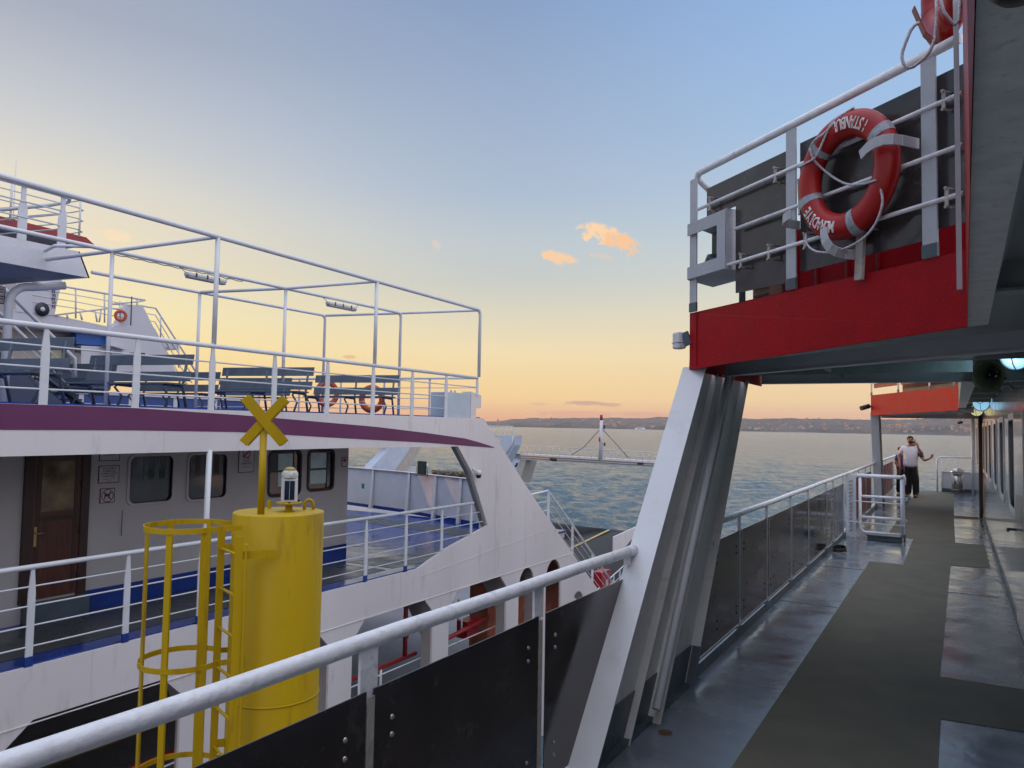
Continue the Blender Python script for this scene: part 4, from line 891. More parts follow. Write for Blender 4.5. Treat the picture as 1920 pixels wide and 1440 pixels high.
    pm.tube([(X, 5.6, -3.55), (X, 7.3, -3.5)], 0.05, 10); pm.build('fire_main', REDP, FE)
    gb = MB(); gb.tube([(X + .1, 4, -3.15), (X + .1, 16.6, -3.12)], 0.014, 6); gb.tube([(X - 1.2, 4, -3.0), (X - 1.2, 16.6, -2.95)], 0.02, 6); gb.tube([(X, 12.3, -3.05), (X, 12.3, -3.6)], 0.03, 8); gb.tube([(X, 15.2, -3.0), (X, 15.2, -2.4), (X - .5, 15.8, -2.4), (X - .5, 15.8, -3.2)], 0.02, 6); gb.build('pipe_rail', PIPE, FE)
    hb = MB().span((X - .1, 15.6, -3.25), (X - .4, 16.1, -2.85)); hb.build('hose_box', REDP, FE)
hull()

def ship_posts(root, ys, x, z0, z1, taper=True, w=0.085, t=0.02, foot=True):
    """tapered flat-bar stanchions, one part each"""
    out = []
    for y in ys:
        m = MB()
        pts = [(x, y - w / 2, z0), (x, y + w / 2, z0), (x, y + w / 2, z0 + (z1 - z0) * .72), (x, y + w * .22, z1), (x, y - w * .22, z1), (x, y - w / 2, z0 + (z1 - z0) * .72)]
        m.poly(pts, (-t, 0, 0)); out.append(m.build('post', WHITE, root))
        if foot:
            MB().poly([(x + .003, y - w / 2 - .004, z0 - .06), (x + .003, y + w / 2 + .004, z0 - .06), (x + .003, y + w / 2 + .004, z0 + .06), (x + .003, y - w / 2 - .004, z0 + .06)], (-t - .006, 0, 0)).build('post_foot', BLUE, out[-1])
    return out
LR = thing('railing', 'white four bar railing along the open lower deck of the moored ferry', 'railing', (XS, 8, -1.1))
def lower_rail():
    x = XS + .01
    MB().tube([(x, -9, 0.06), (x, 14.93, 0.055)], 0.032, 12).build('handrail', WHITE, LR)
    for z, ye in ((-0.175, 15.2), (-0.405, 15.35), (-0.64, 14.8), (-0.885, 13.6)):
        MB().tube([(x, -9, z), (x, ye, z)], 0.0105, 8).build('rail', WHITE, LR)
    ship_posts(LR, (2.8, 4.0, 5.22, 6.45, 7.6, 8.8, 10.05, 11.25), x + .012, -1.06, 0.05)
    ship_posts(LR, (12.46,), x + .012, -1.06, 0.05); ship_posts(LR, (13.7, 14.85), x + .012, -0.86, 0.05, foot=False)
lower_rail()
UR = thing('railing', 'white railing with three thin bars around the upper deck benches of the moored ferry', 'railing', (XS, 8, 2))
YA, YB = -9.0, 15.02
def upper_rail():
    x = XS + .01
    MB().tube([(x, YA, 2.965), (x, 8, 2.95), (x, YB - .02, 2.925)], 0.034, 12).build('handrail', WHITE, UR)
    for z in (2.715, 2.455, 2.19): MB().tube([(x, YA, z + .005), (x, YB + (0.02 if z > 2.6 else -1.2), z - .008)], 0.0115, 8).build('rail', WHITE, UR)
    ship_posts(UR, (1.6, 2.8, 4.0, 5.24, 6.45, 7.67, 8.88, 10.1, 11.33, 12.55, 13.75), x + .012, 2.0, 2.94, foot=False, w=0.10)
    ship_posts(UR, (15.0,), x + .012, 2.52, 2.92, foot=False)
    # forward and far runs
    MB().tube([(x, YB - .02, 2.925), (x - 2.05, YB - .4, 2.925), (x - 8, YB - 1.4, 2.925)], 0.03, 10).build('handrail', WHITE, UR)
    for z in (2.70, 2.45, 2.2): MB().tube([(x - .05, YB, z), (x - 8, YB - 1.4, z)], 0.0105, 8).build('rail', WHITE, UR)
    for k in range(1, 7):
        xx = x - k * 1.2; MB().bar((xx, YB - .02 - k * .21, 2.02), (xx, YB - .02 - k * .21, 2.92), 0.05, 0.012).build('post', WHITE, UR)
    MB().tube([(-18.6, YA, 2.925), (-18.6, 13.6, 2.925)], 0.03, 8).build('handrail', WHITE, UR)
    for z in (2.70, 2.45, 2.2): MB().tube([(-18.6, YA, z), (-18.6, 13.6, z)], 0.0105, 6).build('rail', WHITE, UR)
upper_rail()
CF = thing('awning_frame', 'white pipe awning frame without its cover standing over the upper deck of the moored ferry', 'awning frame', (-11.6, 8, 2))
def awning():
    rows = (((XS + 0.0), 0.0, 4.52), (-11.65, -0.36, 4.52), (-13.72, -0.78, 4.52))
    Ys = (0.3, 4.0, 7.69, 11.37, 15.08)
    for i, (x, dy, z) in enumerate(rows):
        r = 0.038 if i == 0 else 0.034; z0 = z + (0.07 if i == 0 else 0)
        zl = lambda y: z + (0.012 * (15.08 - y) if i == 0 else 0)
        y0 = -9 if i < 2 else 8.25
        MB().tube([(x, y0, zl(y0))] + [(x, Ys[-1] + dy - .10, zl(15)), (x, Ys[-1] + dy - .03, zl(15) - .03), (x, Ys[-1] + dy, zl(15) - .10), (x, Ys[-1] + dy, 2.95 if i == 0 else 2.02)], r, 10).build('long_pipe', WHITE, CF)
        for y in Ys[:-1]:
            if i == 2 and y < 8: continue
            if i == 1 and y < 5 : pass
            MB().tube([(x, y + dy, zl(y)), (x, y + dy, 2.96 if i == 0 else 2.02)], r * .92, 10).build('upright', WHITE, CF)
    for j, y in enumerate(Ys):
        MB().tube([(x, y + dy, z + (0.012 * (15.08 - y) if i == 0 else 0)) for i, (x, dy, z) in enumerate(rows) if not (j == 2 and i > 1)] + ([(-13.25, 7.18, 4.50)] if j == 2 else []), 0.032, 10).build('cross_pipe', WHITE, CF)
    MB().tube([(-11.65, 7.0, 4.52), (-12.6, 6.95, 4.62), (-13.25, 7.15, 4.64)], 0.028, 8).build('cross_pipe', WHITE, CF)
    cb = MB().tube([(-11.65, 7.33 + 2.6 * i / 20, 4.475 - .012 * (i % 2)) for i in range(21)], 0.008, 5); cb.build('lamp_cable', KICK, CF)
awning()
def tube_lamp(px0, px1, label):
    a = U(*px0, 'X', -11.65); b = U(*px1, 'X', -11.65); a.z = b.z = 4.40; L = (b.y - a.y); c = (a + b) / 2
    t = thing('tube_lamp', label, 'lamp', c, 'tube lamps hung from the awning frame')
    MB().box(c, (0.13, L, 0.055)).build('housing', WHITE, t, 0.012)
    MB().box(c - Vector((0, 0, .045)), (0.12, L * .97, 0.05)).build('diffuser', mat('lamp_diffuser', (0.33, 0.33, 0.30), 0.25), t, 0.02)
    for k in (-.3, -.02, .28): MB().box(c + Vector((.066, L * k, .0)), (0.006, 0.03, 0.075)).build('clip', BLACK, t)
    MB().tube([c + Vector((0, -L / 2, .02)), c + Vector((0, -L / 2 - .15, .10))], 0.006, 5).tube([c + Vector((0, L / 2, .02)), c + Vector((0, L / 2 + .12, .10))], 0.006, 5).build('cable', KICK, t)
tube_lamp((349, 510), (422, 526), 'longer looking tube lamp hung under the awning frame, left of the other')
tube_lamp((614, 568), (666, 580), 'smaller looking tube lamp hung under the awning frame, nearer its sea end')

def bench(y, x0, x1, skew=0.0):
    """slatted deck bench facing -Y; built along X"""
    L = x1 - x0
    t = thing('deck_bench', 'slate painted slatted bench', 'bench', (x0 + L / 2, y, 2.02), 'slatted benches on the upper deck of the moored ferry')
    z = 2.02
    for z0, z1, dy in ((2.73, 2.90, 0.10), (2.46, 2.62, 0.045)):
        MB().poly([(x0, y + dy - .02, z0), (x1, y + dy - .02, z0), (x1, y + dy + .012, z1), (x0, y + dy + .012, z1)], (0, 0.03, 0)).build('back_board', BENCH, t, 0.006)
    for k in range(3):
        MB().span((x0 + .02, y - .44 + k * .15, 2.39), (x1 - .02, y - .31 + k * .15, 2.42)).build('seat_board', BENCH, t, 0.005)
    for x in (x0 + .12, (x0 + x1) / 2, x1 - .12):
        m = MB(); m.tube([(x, y + .13, 2.02), (x, y + .03, 2.38), (x, y + .12, 2.86)], 0.022, 8)
        m.tube([(x, y - .36, 2.02), (x, y - .26, 2.2), (x, y - .42, 2.34), (x, y - .38, 2.38), (x, y + .02, 2.37)], 0.020, 8); m.build('leg', BENCHM, t)
    return t
b0 = bench(8.0, -12.6, -10.55)
spots = [(-10.95, 5.45, 'slatted bench by the staircase at the left edge of the picture'), (None, None, 'slatted bench between the first two awning posts, its end lit from behind'), (-11.68, 10.55, 'slatted bench right of the tall awning post, behind the yellow cross'),
         (-11.5, 12.95, 'slatted bench closest to the sea end, an orange lifebuoy behind it'), (-14.9, 8.6, 'slatted bench half hidden in the second row, left part'), (-14.9, 11.0, 'slatted bench in the second row, middle part'), (-14.9, 13.1, 'slatted bench in the second row nearest the sea'), (-17.2, 10.0, 'slatted bench in the row farthest from the walkway')]
for x, y, lab in spots:
    if x is None: b0['label'] = lab; continue
    copy_tree(b0, (x, y, 2.02), radians(14), lab)
b0.rotation_euler = (0, 0, radians(14)); b0.location = (-11.6, 7.78, 2.02)

def ship_cabin():
    XC = -11.585; CH = lambda u, v, w: Vector((XC + w, u, v)); wins = [(7.69, 8.56), (8.79, 9.68), (10.60, 11.62), (11.60 + .08, 12.46)]
    wins = [(7.69, 8.56, .43), (8.79, 9.68, .41), (10.62, 11.50, .36), (11.66, 12.46, .40)]
    t = thing('passenger_cabin', 'cream passenger cabin with rounded windows and wooden doors on the lower deck of the moored ferry', 'cabin', (XC, 8, -1.1))
    t['label'] = 'cream cabin with rounded windows and wooden doors on the moored ferry lower deck'
    plate('wall', [(-9, -1.1), (12.9, -1.1), (12.9, 1.40), (-9, 1.40)], [rrect(a + .03, b0_ + .03, b - .03, 1.24, .10) for a, b, b0_ in wins], CH, 0.05, CREAM, t)
    MB().poly([(XC - .028, 12.87, -1.1), (XC - .028, 12.87, 1.4), (-18.2, 12.87, 1.4), (-18.2, 12.87, -1.1)], (0, 0.025, 0)).build('end_wall', CREAM, t)
    kb = MB(); kb.span((XC + .026, 7.08, -1.1), (XC + .032, 12.91, -.79)); kb.build('blue_band', BLUE, t)
    for i, (a, b, zb) in enumerate(wins):
        f = plate('window', rrect(a, zb, b, 1.275, .13), [rrect(a + .045, zb + .045, b - .045, 1.23, .10)], lambda u, v, w: Vector((XC + .035 + w, u, v)), 0.025, CREAM if i < 2 else RUBBER, t, 0.004)
        plate('gasket', rrect(a + .04, zb + .04, b - .04, 1.235, .10), [rrect(a + .055, zb + .055, b - .055, 1.22, .09)], lambda u, v, w: Vector((XC + .026 + w, u, v)), 0.02, RUBBER, f)
        MB().span((XC - .012, a + .03, zb + .03), (XC - .004, b - .03, 1.24)).build('pane', GLASS, f)
        if i >= 2:
            u0, u1 = (a + .28, b - .22) if i == 2 else (a + .12, b - .22)
            for z0, z1 in ((.56, .84), (.88, 1.20)): MB().span((XC + .000, u0, z0), (XC + .004, u1, z1)).build('far_opening', TEAL, f)
            m = MB().span((XC + .002, a + .05, .845), (XC + .012, b - .05, .875)).span((XC + .002, u1 + .005, zb + .06), (XC + .012, u1 + .03, 1.22)); m.build('mullion', RUBBER, f)
        else:
            cu = MB()
            for k in range(4): cu.span((XC - .002, a + .10 + k * .2, .85), (XC + .001, a + .19 + k * .2, 1.22))
            cu.build('curtain', mat('window_curtain', (0.06, 0.085, 0.09), 0.3), f)
    # doors
    for y0, y1 in ((6.13, 7.03), (4.9, 5.62)):
        fr = MB(); fr.span((XC + .026, y0 - .03, -.82), (XC + .07, y0 + .10, 1.4)); fr.span((XC + .026, y1 - .10, -.82), (XC + .07, y1 + .03, 1.4)); fo = fr.build('door_frame', WOODD, t)
        d = MB(); d.span((XC + .030, y0 + .10, -.78), (XC + .055, y1 - .10, 1.38)); do = d.build('door', WOOD, t)
        yy = y0 + .20; q = MB()
        q.span((XC + .055, yy, .33), (XC + .062, y1 - .20, .40)); q.span((XC + .055, yy - .05, -.72), (XC + .060, yy, 1.3)); q.span((XC + .055, y1 - .20, -.72), (XC + .060, y1 - .15, 1.3)); q.build('moulding', WOODD, do)
        MB().span((XC + .056, yy + .01, .47), (XC + .062, y1 - .21, 1.20)).build('pane', mat('door_glass', (0.16, 0.12, 0.06), 0.12, var=0.6, vscale=3), do)
        h = MB(); h.span((XC + .056, y0 + .13, -.02), (XC + .064, y0 + .17, .26)); h.tube([(XC + .06, y0 + .15, .17), (XC + .11, y0 + .15, .17), (XC + .11, y0 + .24, .17)], 0.010, 8); h.build('handle', BRASS, do)
        for z in (-.5, .15, .85): MB().cyl((XC + .068, y1 - .10, z - .05), (XC + .068, y1 - .10, z + .05), 0.012, n=8).build('hinge', BLACK, do)
        MB().span((XC + .03, y0 + .02, -1.095), (XC + .20, y1 + .02, -.82)).build('sill', KICK, t)
    MB().tube([(XC + .05, 7.62, -.02), (XC + .05, 7.62, .38)], 0.006, 6).build('hook_rod', KICK, t)
    # notices on the cabin wall (each lies flat on the wall)
    def notice(y0, z0, y1, z1, label, lines, sym=None):
        n = thing('wall_notice', label, 'notice', (XC + .03, (y0 + y1) / 2, (z0 + z1) / 2), 'framed notices on the cream cabin wall')
        MB().span((XC + .026, y0, z0), (XC + .034, y1, z1)).build('border', INK, n)
        MB().span((XC + .0345, y0 + .013, z0 + .013), (XC + .036, y1 - .013, z1 - .013)).build('face', SIGN, n)
        for txt, zf, sz, mt in lines:
            M = frame((XC + .0362, (y0 + y1) / 2, z0 + (z1 - z0) * zf), (0, 1, 0), (0, 0, 1)); word('lettering', txt, sz, M, mt, n, 0.001)
        if sym == 'dog':
            cy, cz = (y0 + y1) / 2, (z0 + z1) / 2; x = XC + .038
            dg = [(-.055, -.055), (-.040, -.055), (-.036, -.015), (.015, -.012), (.018, -.055), (.033, -.055), (.036, .0), (.042, .022), (.060, .030), (.066, .042), (.052, .052), (.044, .062), (.036, .052), (.028, .030), (-.030, .026), (-.052, .040), (-.058, .034), (-.048, .014)]
            plate('dog_symbol', [(cy + a, cz + b) for a, b in dg], [], lambda u, v, w: Vector((x + w, u, v)), 0.001, INK, n)
            ring = MB().tube([(x + .002, cy + .095 * cos(i * pi / 16), cz + .095 * sin(i * pi / 16)) for i in range(32)], 0.006, 6, closed=True); ring.tube([(x + .003, cy - .067, cz + .067), (x + .003, cy + .067, cz - .067)], 0.006, 6); ring.build('ban_ring', INKR, n)
        return n
    notice(7.205, 0.83, 7.55, 1.105, 'framed notice of four bold lines, above the no dogs sign', [('SALONUMUZ', .83, .040, INK), ('KL\u0130MALIDIR', .68, .040, INK), ('L\u00dcTFEN KAPIYI', .53, .040, INK), ('KAPATINIZ', .38, .040, INK), ('PLEASE CLOSE THE DOOR', .22, .017, INKR), ('PLEASE CLOSE', .13, .015, INKR)])
    notice(7.205, 1.175, 7.55, 1.40, 'topmost framed notice, cut off by the deck edge above the others', [('', .5, .03, INK)] if False else [('GEM\u0130C\u0130 SALONU' if False else 'D\u0130KKAT', .45, .05, INK)])
    notice(7.245, 0.52, 7.49, 0.75, 'no dogs sign with a red ring, lowest beside the wooden door', [], 'dog')
    n = notice(9.90, 0.875, 10.27, 1.39, 'tall notice with a red symbol between two windows, behind the yellow pole', [('L\u00dcTFEN', .52, .045, INK), ('S\u0130GARA', .42, .045, INKR), ('\u0130\u00c7MEY\u0130N\u0130Z', .32, .045, INK), ('NO SMOKING PLEASE', .20, .018, INK)])
    rg = MB().bar((XC + .038, 9.99, 1.17), (XC + .038, 10.18, 1.31), 0.03, 0.004, (1, 0, 0)); rg.tube([(XC + .038, 10.085 + .08 * cos(i * pi / 12), 1.24 + .08 * sin(i * pi / 12)) for i in range(24)], 0.007, 5, closed=True); rg.build('symbol', INKR, n)
    n = notice(12.68, 0.88, 12.86, 1.09, 'small square notice with a red picture at the cabin corner', [])
    MB().span((XC + .0365, 12.72, .99), (XC + .038, 12.82, 1.05)).build('picture', INKR, n)
ship_cabin()
def ship_bits():
    t = thing('deck_post', 'white round post from the lower deck to the overhang of the moored ferry', 'post', (XS - .02, 7.66, -1.1))
    MB().tube([(XS + .005, 7.66, -1.0), (XS + .005, 7.68, 1.40)], 0.042, 14).build('shaft', WHITE, t); MB().cyl((XS + .005, 7.66, -1.1), (XS + .005, 7.66, -1.0), 0.05).build('foot', BLUE, t)
    t = thing('deck_box', 'pale blue white steel box at the sea end of the upper deck railing', 'deck box', (XS, 14.4, 2))
    MB().span((XS + .0, 13.82, 2.0), (XS - .45, 14.75, 2.55)).build('cabinet', mat('pale_blue_paint', (0.42, 0.50, 0.56), 0.4), t, 0.01)
    s = MB(); s.poly([(XS + .005, 14.76, 2.0), (XS + .005, 14.98, 2.0), (XS + .005, 14.98, 2.23), (XS + .005, 15.2, 2.23), (XS + .005, 15.2, 2.53), (XS + .005, 14.76, 2.60)], (-.25, 0, 0)); s.build('screen', WHITE2, t)
    MB().span((XS - .02, 14.985, 2.02), (XS - .2, 15.0, 2.23)).build('slot', BLACK, t)
    MB().cyl((XS - .1, 14.1, 2.55), (XS - .1, 14.1, 2.60), 0.02, n=8).cyl((XS - .1, 14.25, 2.55), (XS - .1, 14.25, 2.60), 0.02, n=8).build('stud', GALV, t)
    t = thing('security_camera', 'white dome security camera with a black eye on the slanted strut of the moored ferry', 'camera', (XS + .1, 14.95, .72))
    c = Vector((XS + .13, 14.95, 0.72)); MB().lathe(c, [(0, .09), (.05, .085), (.07, .04), (.07, -.02), (0, -.02)], 20).build('housing', WHITE, t); MB().lathe(c, [(.062, -.02), (.055, -.07), (.03, -.095), (0, -.10)], 20).build('eye', BLACK, t)
    MB().tube([c + Vector((0, 0, .02)), (XS + .02, 14.85, .86)], 0.02, 8).build('arm', WHITE, t)
    t = thing('floodlight', 'black square floodlight standing on the bulwark of the moored ferry', 'floodlight', (-14.3, 19.8, .3))
    c = U(791, 877, 'Y', 19.75); MB().box(c, (0.40, 0.06, 0.42), -0.25).build('head', BLACK, t, 0.008); MB().box(c + Vector((.008, -.034, 0)), (0.34, 0.004, 0.36), -0.25).build('face', mat('floodlight_glass', (0.03, 0.06, 0.055), 0.1), t)
    MB().tube([c + Vector((-.22, 0, 0)), c + Vector((-.22, 0, -.25)), c + Vector((.22, 0, -.25)), c + Vector((.22, 0, 0))], 0.012, 6).build('yoke', BLACK, t)
    t = thing('rope_heap', 'long heap of brown mooring rope behind the bulwark cap', 'rope', (-13.2, 20.9, .2))
    m = MB(); rg = random.Random(5); RX0 = U(812, 897, 'Y', 20.9).x; RX1 = U(884, 897, 'Y', 20.9).x
    for k in range(9):
        x0 = RX0 + rg.uniform(0, .12); m.tube([(x0 + (RX1 - RX0) * i / 30, 20.9 + .22 * sin(i * .9 + k), 0.16 + .10 * abs(sin(i * .45 + k * 1.3)) + k * .006) for i in range(31)], 0.04, 6)
    m.build('coils', CONC, t)
    MB().span((RX0 - .1, 20.6, -.9), (RX1 + .1, 21.3, 0.14)).build('rope_bin', WHITE2, t)
    # stairs down to the bow with railings
    t = thing('stair_railing', 'white sloping stair railing beside the dark ramp at the bow of the moored ferry', 'stair railing', (-10.0, 22, -2))
    X = -10.0
    MB().tube([(X, 17.6, -.06), (X, 19.45, .02), (X, 21.08, -1.10), (X, 24.9, -3.78)], 0.028, 10).build('handrail', WHITE, t)
    for dz in (.26, .52, .78): MB().tube([(X, 17.8, -.06 - dz), (X, 19.5, -dz + .0), (X, 25.1, -3.85 - dz)], 0.010, 6).build('rail', WHITE, t)
    for y, z in ((18.2, -.03), (19.5, .0), (21.1, -1.1), (22.6, -2.17), (24.2, -3.25)): MB().bar((X, y, z - 1.0), (X, y, z), 0.07, 0.02).build('post', WHITE, t)
    t = thing('bow_railing', 'low white railing on the car deck edge near the ramp', 'railing', (-11.3, 27, -4.6))
    for z in (-3.65, -3.95, -4.25): MB().tube([(-10.4, 23.5, z), (-11.6, 29.6, z)], 0.022 if z > -3.7 else .011, 8).build('rail', WHITE, t)
    for k in range(6): MB().bar((-10.4 - .24 * k, 23.5 + 1.2 * k, -4.6), (-10.4 - .24 * k, 23.5 + 1.2 * k, -3.65), 0.06, 0.015).build('post', WHITE, t)
    t = thing('fire_box', 'red fire hose box by the bow stairs of the moored ferry', 'fire box', (-10.6, 24.2, -4.1))
    c = U(1128, 1090, 'X', -10.7); MB().box(c, (0.35, 0.75, 0.75)).build('body', REDP, t, 0.01); MB().box(c + Vector((.18, .05, -.03)), (0.004, 0.2, 0.2)).build('sticker', SIGN, t)
    # lifebuoy on the forward railing
    c = U(697, 748, 'Y', 14.3)
    lifebuoy(c, (0.97, 0.2, 0), (0, 0, 1), R=0.27, r=0.075, label='orange lifebuoy on the far railing of the moored ferry, seen through a bench', text=False, mat_=ORANGE, smat=TAPE, group=None)
    c = U(613, 738, 'Y', 14.2); lifebuoy(c, (0.3, 0.95, 0), (0, 0, 1), R=0.27, r=0.07, label='dark orange lifebuoy seen edge on, left of the other on that railing', text=False, mat_=ORANGE, detail=False)
ship_bits()

def wheelhouse():
    t = thing('wheelhouse', 'white wheelhouse block with a red edged roof at the left edge, on the moored ferry', 'wheelhouse', (-14.5, 4, 2))
    X = -13.3; S = lambda y, z, x=X: (x, y, z)
    # bridge deck bulwark with a raked front
    pr = MB(); a = [(-9, 4.33), (7.97, 4.33), (7.77, 4.76), (-9, 4.80)]
    pr.poly([S(y, z) for y, z in a], (-0.03, 0, 0)); pr.poly([S(7.97, 4.33), S(7.77, 4.76), (-18.5, 6.95, 4.76), (-18.5, 7.15, 4.33)], (0, -.03, 0)); pr.build('bridge_bulwark', WHITE, t)
    MB().poly([S(-9, 4.335, X - .02), S(7.9, 4.335, X - .02), (-14.2, 7.0, 4.12), (-18.5, 6.2, 4.12), (-18.5, -9, 4.12)], (0, 0, 0.02)).build('soffit', GREY, t)
    MB().span((-14.0, -9, 2.02), (-18.4, 6.2, 4.14)).build('house_wall', WHITE, t)
    MB().span((-14.3, -9, 4.2), (-18.4, 5.2, 6.2)).build('bridge_house', WHITE, t)
    r = MB(); rx = -15.2; rp = [U(px, py, 'X', rx) for px, py in ((0, 405), (162, 445), (178, 460), (60, 452), (0, 432))]; ext = Vector((rx, -9, rp[0].z)); r.poly([ext, rp[0], rp[1], rp[2], Vector((rx, rp[2].y, rp[2].z - .0)), Vector((rx, -9, rp[2].z - .03))], (-0.04, 0, 0))
    r.build('red_coaming', mat('muted_red_paint', (0.30, 0.035, 0.04), 0.45), t)
    MB().poly([Vector((rx - .04, -9, rp[2].z)), Vector((rx - .04, rp[2].y, rp[2].z)), Vector((-18.4, rp[2].y - .3, rp[2].z)), Vector((-18.4, -9, rp[2].z))], (0, 0, 0.04)).build('top_plate', KICK, t)
    # corner pipe bent under the soffit, light strip
    c = MB().tube([(-13.9, 6.95, 2.02), (-13.9, 6.95, 3.75)] + [(-13.9 + .0 * i, 6.95 + .35 * (1 - cos(i * pi / 12)), 3.75 + .35 * sin(i * pi / 12)) for i in range(1, 7)] + [(-13.75, 7.8, 4.2)], 0.07, 12); c.build('corner_pipe', WHITE, t)
    MB().tube([(-13.95, 6.55, 2.02), (-13.95, 6.55, 4.1)], 0.05, 10).build('downpipe', CREAM, t)
    # wall notice
    n = thing('wall_notice', 'framed notice of small black lines on the wheelhouse wall at the left edge', 'notice', (-13.98, 6.3, 3.6))
    y0 = U(-8, 520, 'X', -13.98).y; y1 = U(12, 520, 'X', -13.98).y; z1 = U(5, 537, 'X', -13.98).z; z0 = U(5, 570, 'X', -13.98).z
    MB().span((-13.998, y0, z0), (-13.985, y1, z1)).build('border', INK, n); MB().span((-13.984, y0 + .015, z0 + .015), (-13.982, y1 - .015, z1 - .015)).build('face', SIGN, n)
    for k, zf in enumerate((.8, .65, .4, .25)): MB().span((-13.981, y0 + .03, z0 + (z1 - z0) * zf), (-13.980, y1 - .03, z0 + (z1 - z0) * zf + .018)).build('text_line', INK if k < 3 else INKR, n)
    # railings above: near bars on the bulwark and a set round the top
    rl = thing('bridge_railing', 'white multi bar railing with rounded corners on top of the wheelhouse bridge deck', 'railing', (-14, 5, 5))
    zt = 5.70
    MB().tube([S(-9, zt + .03), S(7.35, zt - .03), S(7.55, zt - .05), (-13.45, 7.62, zt - .07), (-13.9, 7.55, zt - .09), (-18.4, 6.6, zt - .1)], 0.032, 10).build('handrail', WHITE, rl)
    for z in (5.40, 5.14): MB().tube([S(-9, z), S(7.4, z), (-13.5, 7.55, z), (-18.4, 6.6, z)], 0.014, 8).build('rail', WHITE, rl)
    for y in (3.6, 5.2, 6.80, 7.45): MB().poly([S(y - .07, 4.76), S(y + .07, 4.76), S(y + .07, 5.25), S(y + .035, 5.45), S(y + .035, 5.66), S(y - .035, 5.66), S(y - .035, 5.45), S(y - .07, 5.25)], (-.03, 0, 0)).build('post', WHITE, rl)
    r2 = thing('roof_railing', 'thin white railing with looped ends standing on the red edged roof', 'railing', (-15.3, 5, 5.3))
    zb = rp[1].z; yy = rp[1].y
    for z in (zb + .12, zb + .34, zb + .56, zb + .78): MB().tube([(rx, -9, z + .04), (rx, yy - .2, z), (rx - .12, yy - .02, z), (rx - .5, yy - .05, z), (rx - 2.5, yy - .5, z)], 0.013, 6).build('rail', WHITE, r2)
    for y in (3.5, 5.0, yy - 1.45, yy - .15): MB().tube([(rx, y, zb - .02), (rx, y, zb + .80)], 0.022, 6).build('post', WHITE, r2)
    MB().tube([(rx - .8, yy - 1.0, zb), (rx - .8, yy - 1.0, zb + 1.4)], 0.007, 5).build('aerial', WHITE, r2)
    # stair with side pipe from the upper deck to the bridge
    s = thing('staircase', 'steep white staircase with pipe handrails beside the wheelhouse on the upper deck', 'staircase', (-14.2, 8.4, 2))
    X = -14.6; a, b = U(47, 580, 'X', X), U(140, 672, 'X', X)
    for xx in (X, X - .9):
        MB().tube([(xx, a.y - .4, a.z + .35), (xx, a.y, a.z), (xx, b.y, b.z), (xx, b.y + .03, b.z - .35)], 0.035, 10).build('handrail', WHITE, s)
        for dz in (.3, .6): MB().tube([(xx, a.y, a.z - dz), (xx, b.y, b.z - dz)], 0.010, 6).build('rail', WHITE, s)
        MB().bar((xx, a.y, a.z - .95), (xx, b.y + .25, 2.05), 0.04, 0.2, (1, 0, 0)).build('stringer', KICK, s)
    for k in range(9):
        u = k / 8; MB().box((X - .45, a.y + (b.y + .25 - a.y) * u, a.z - .95 + (2.1 - a.z + .95) * u), (0.86, 0.2, 0.03)).build('step', KICK, s)
    MB().poly([(X + .3, 6.9, 2.03), (X + .3, 8.3, 2.03), (X + .3, 7.0, 3.0)], (-.05, 0, 0)).build('side_plate', mat('slate_stair_plate', (0.06, 0.08, 0.13), 0.5), s)
wheelhouse()

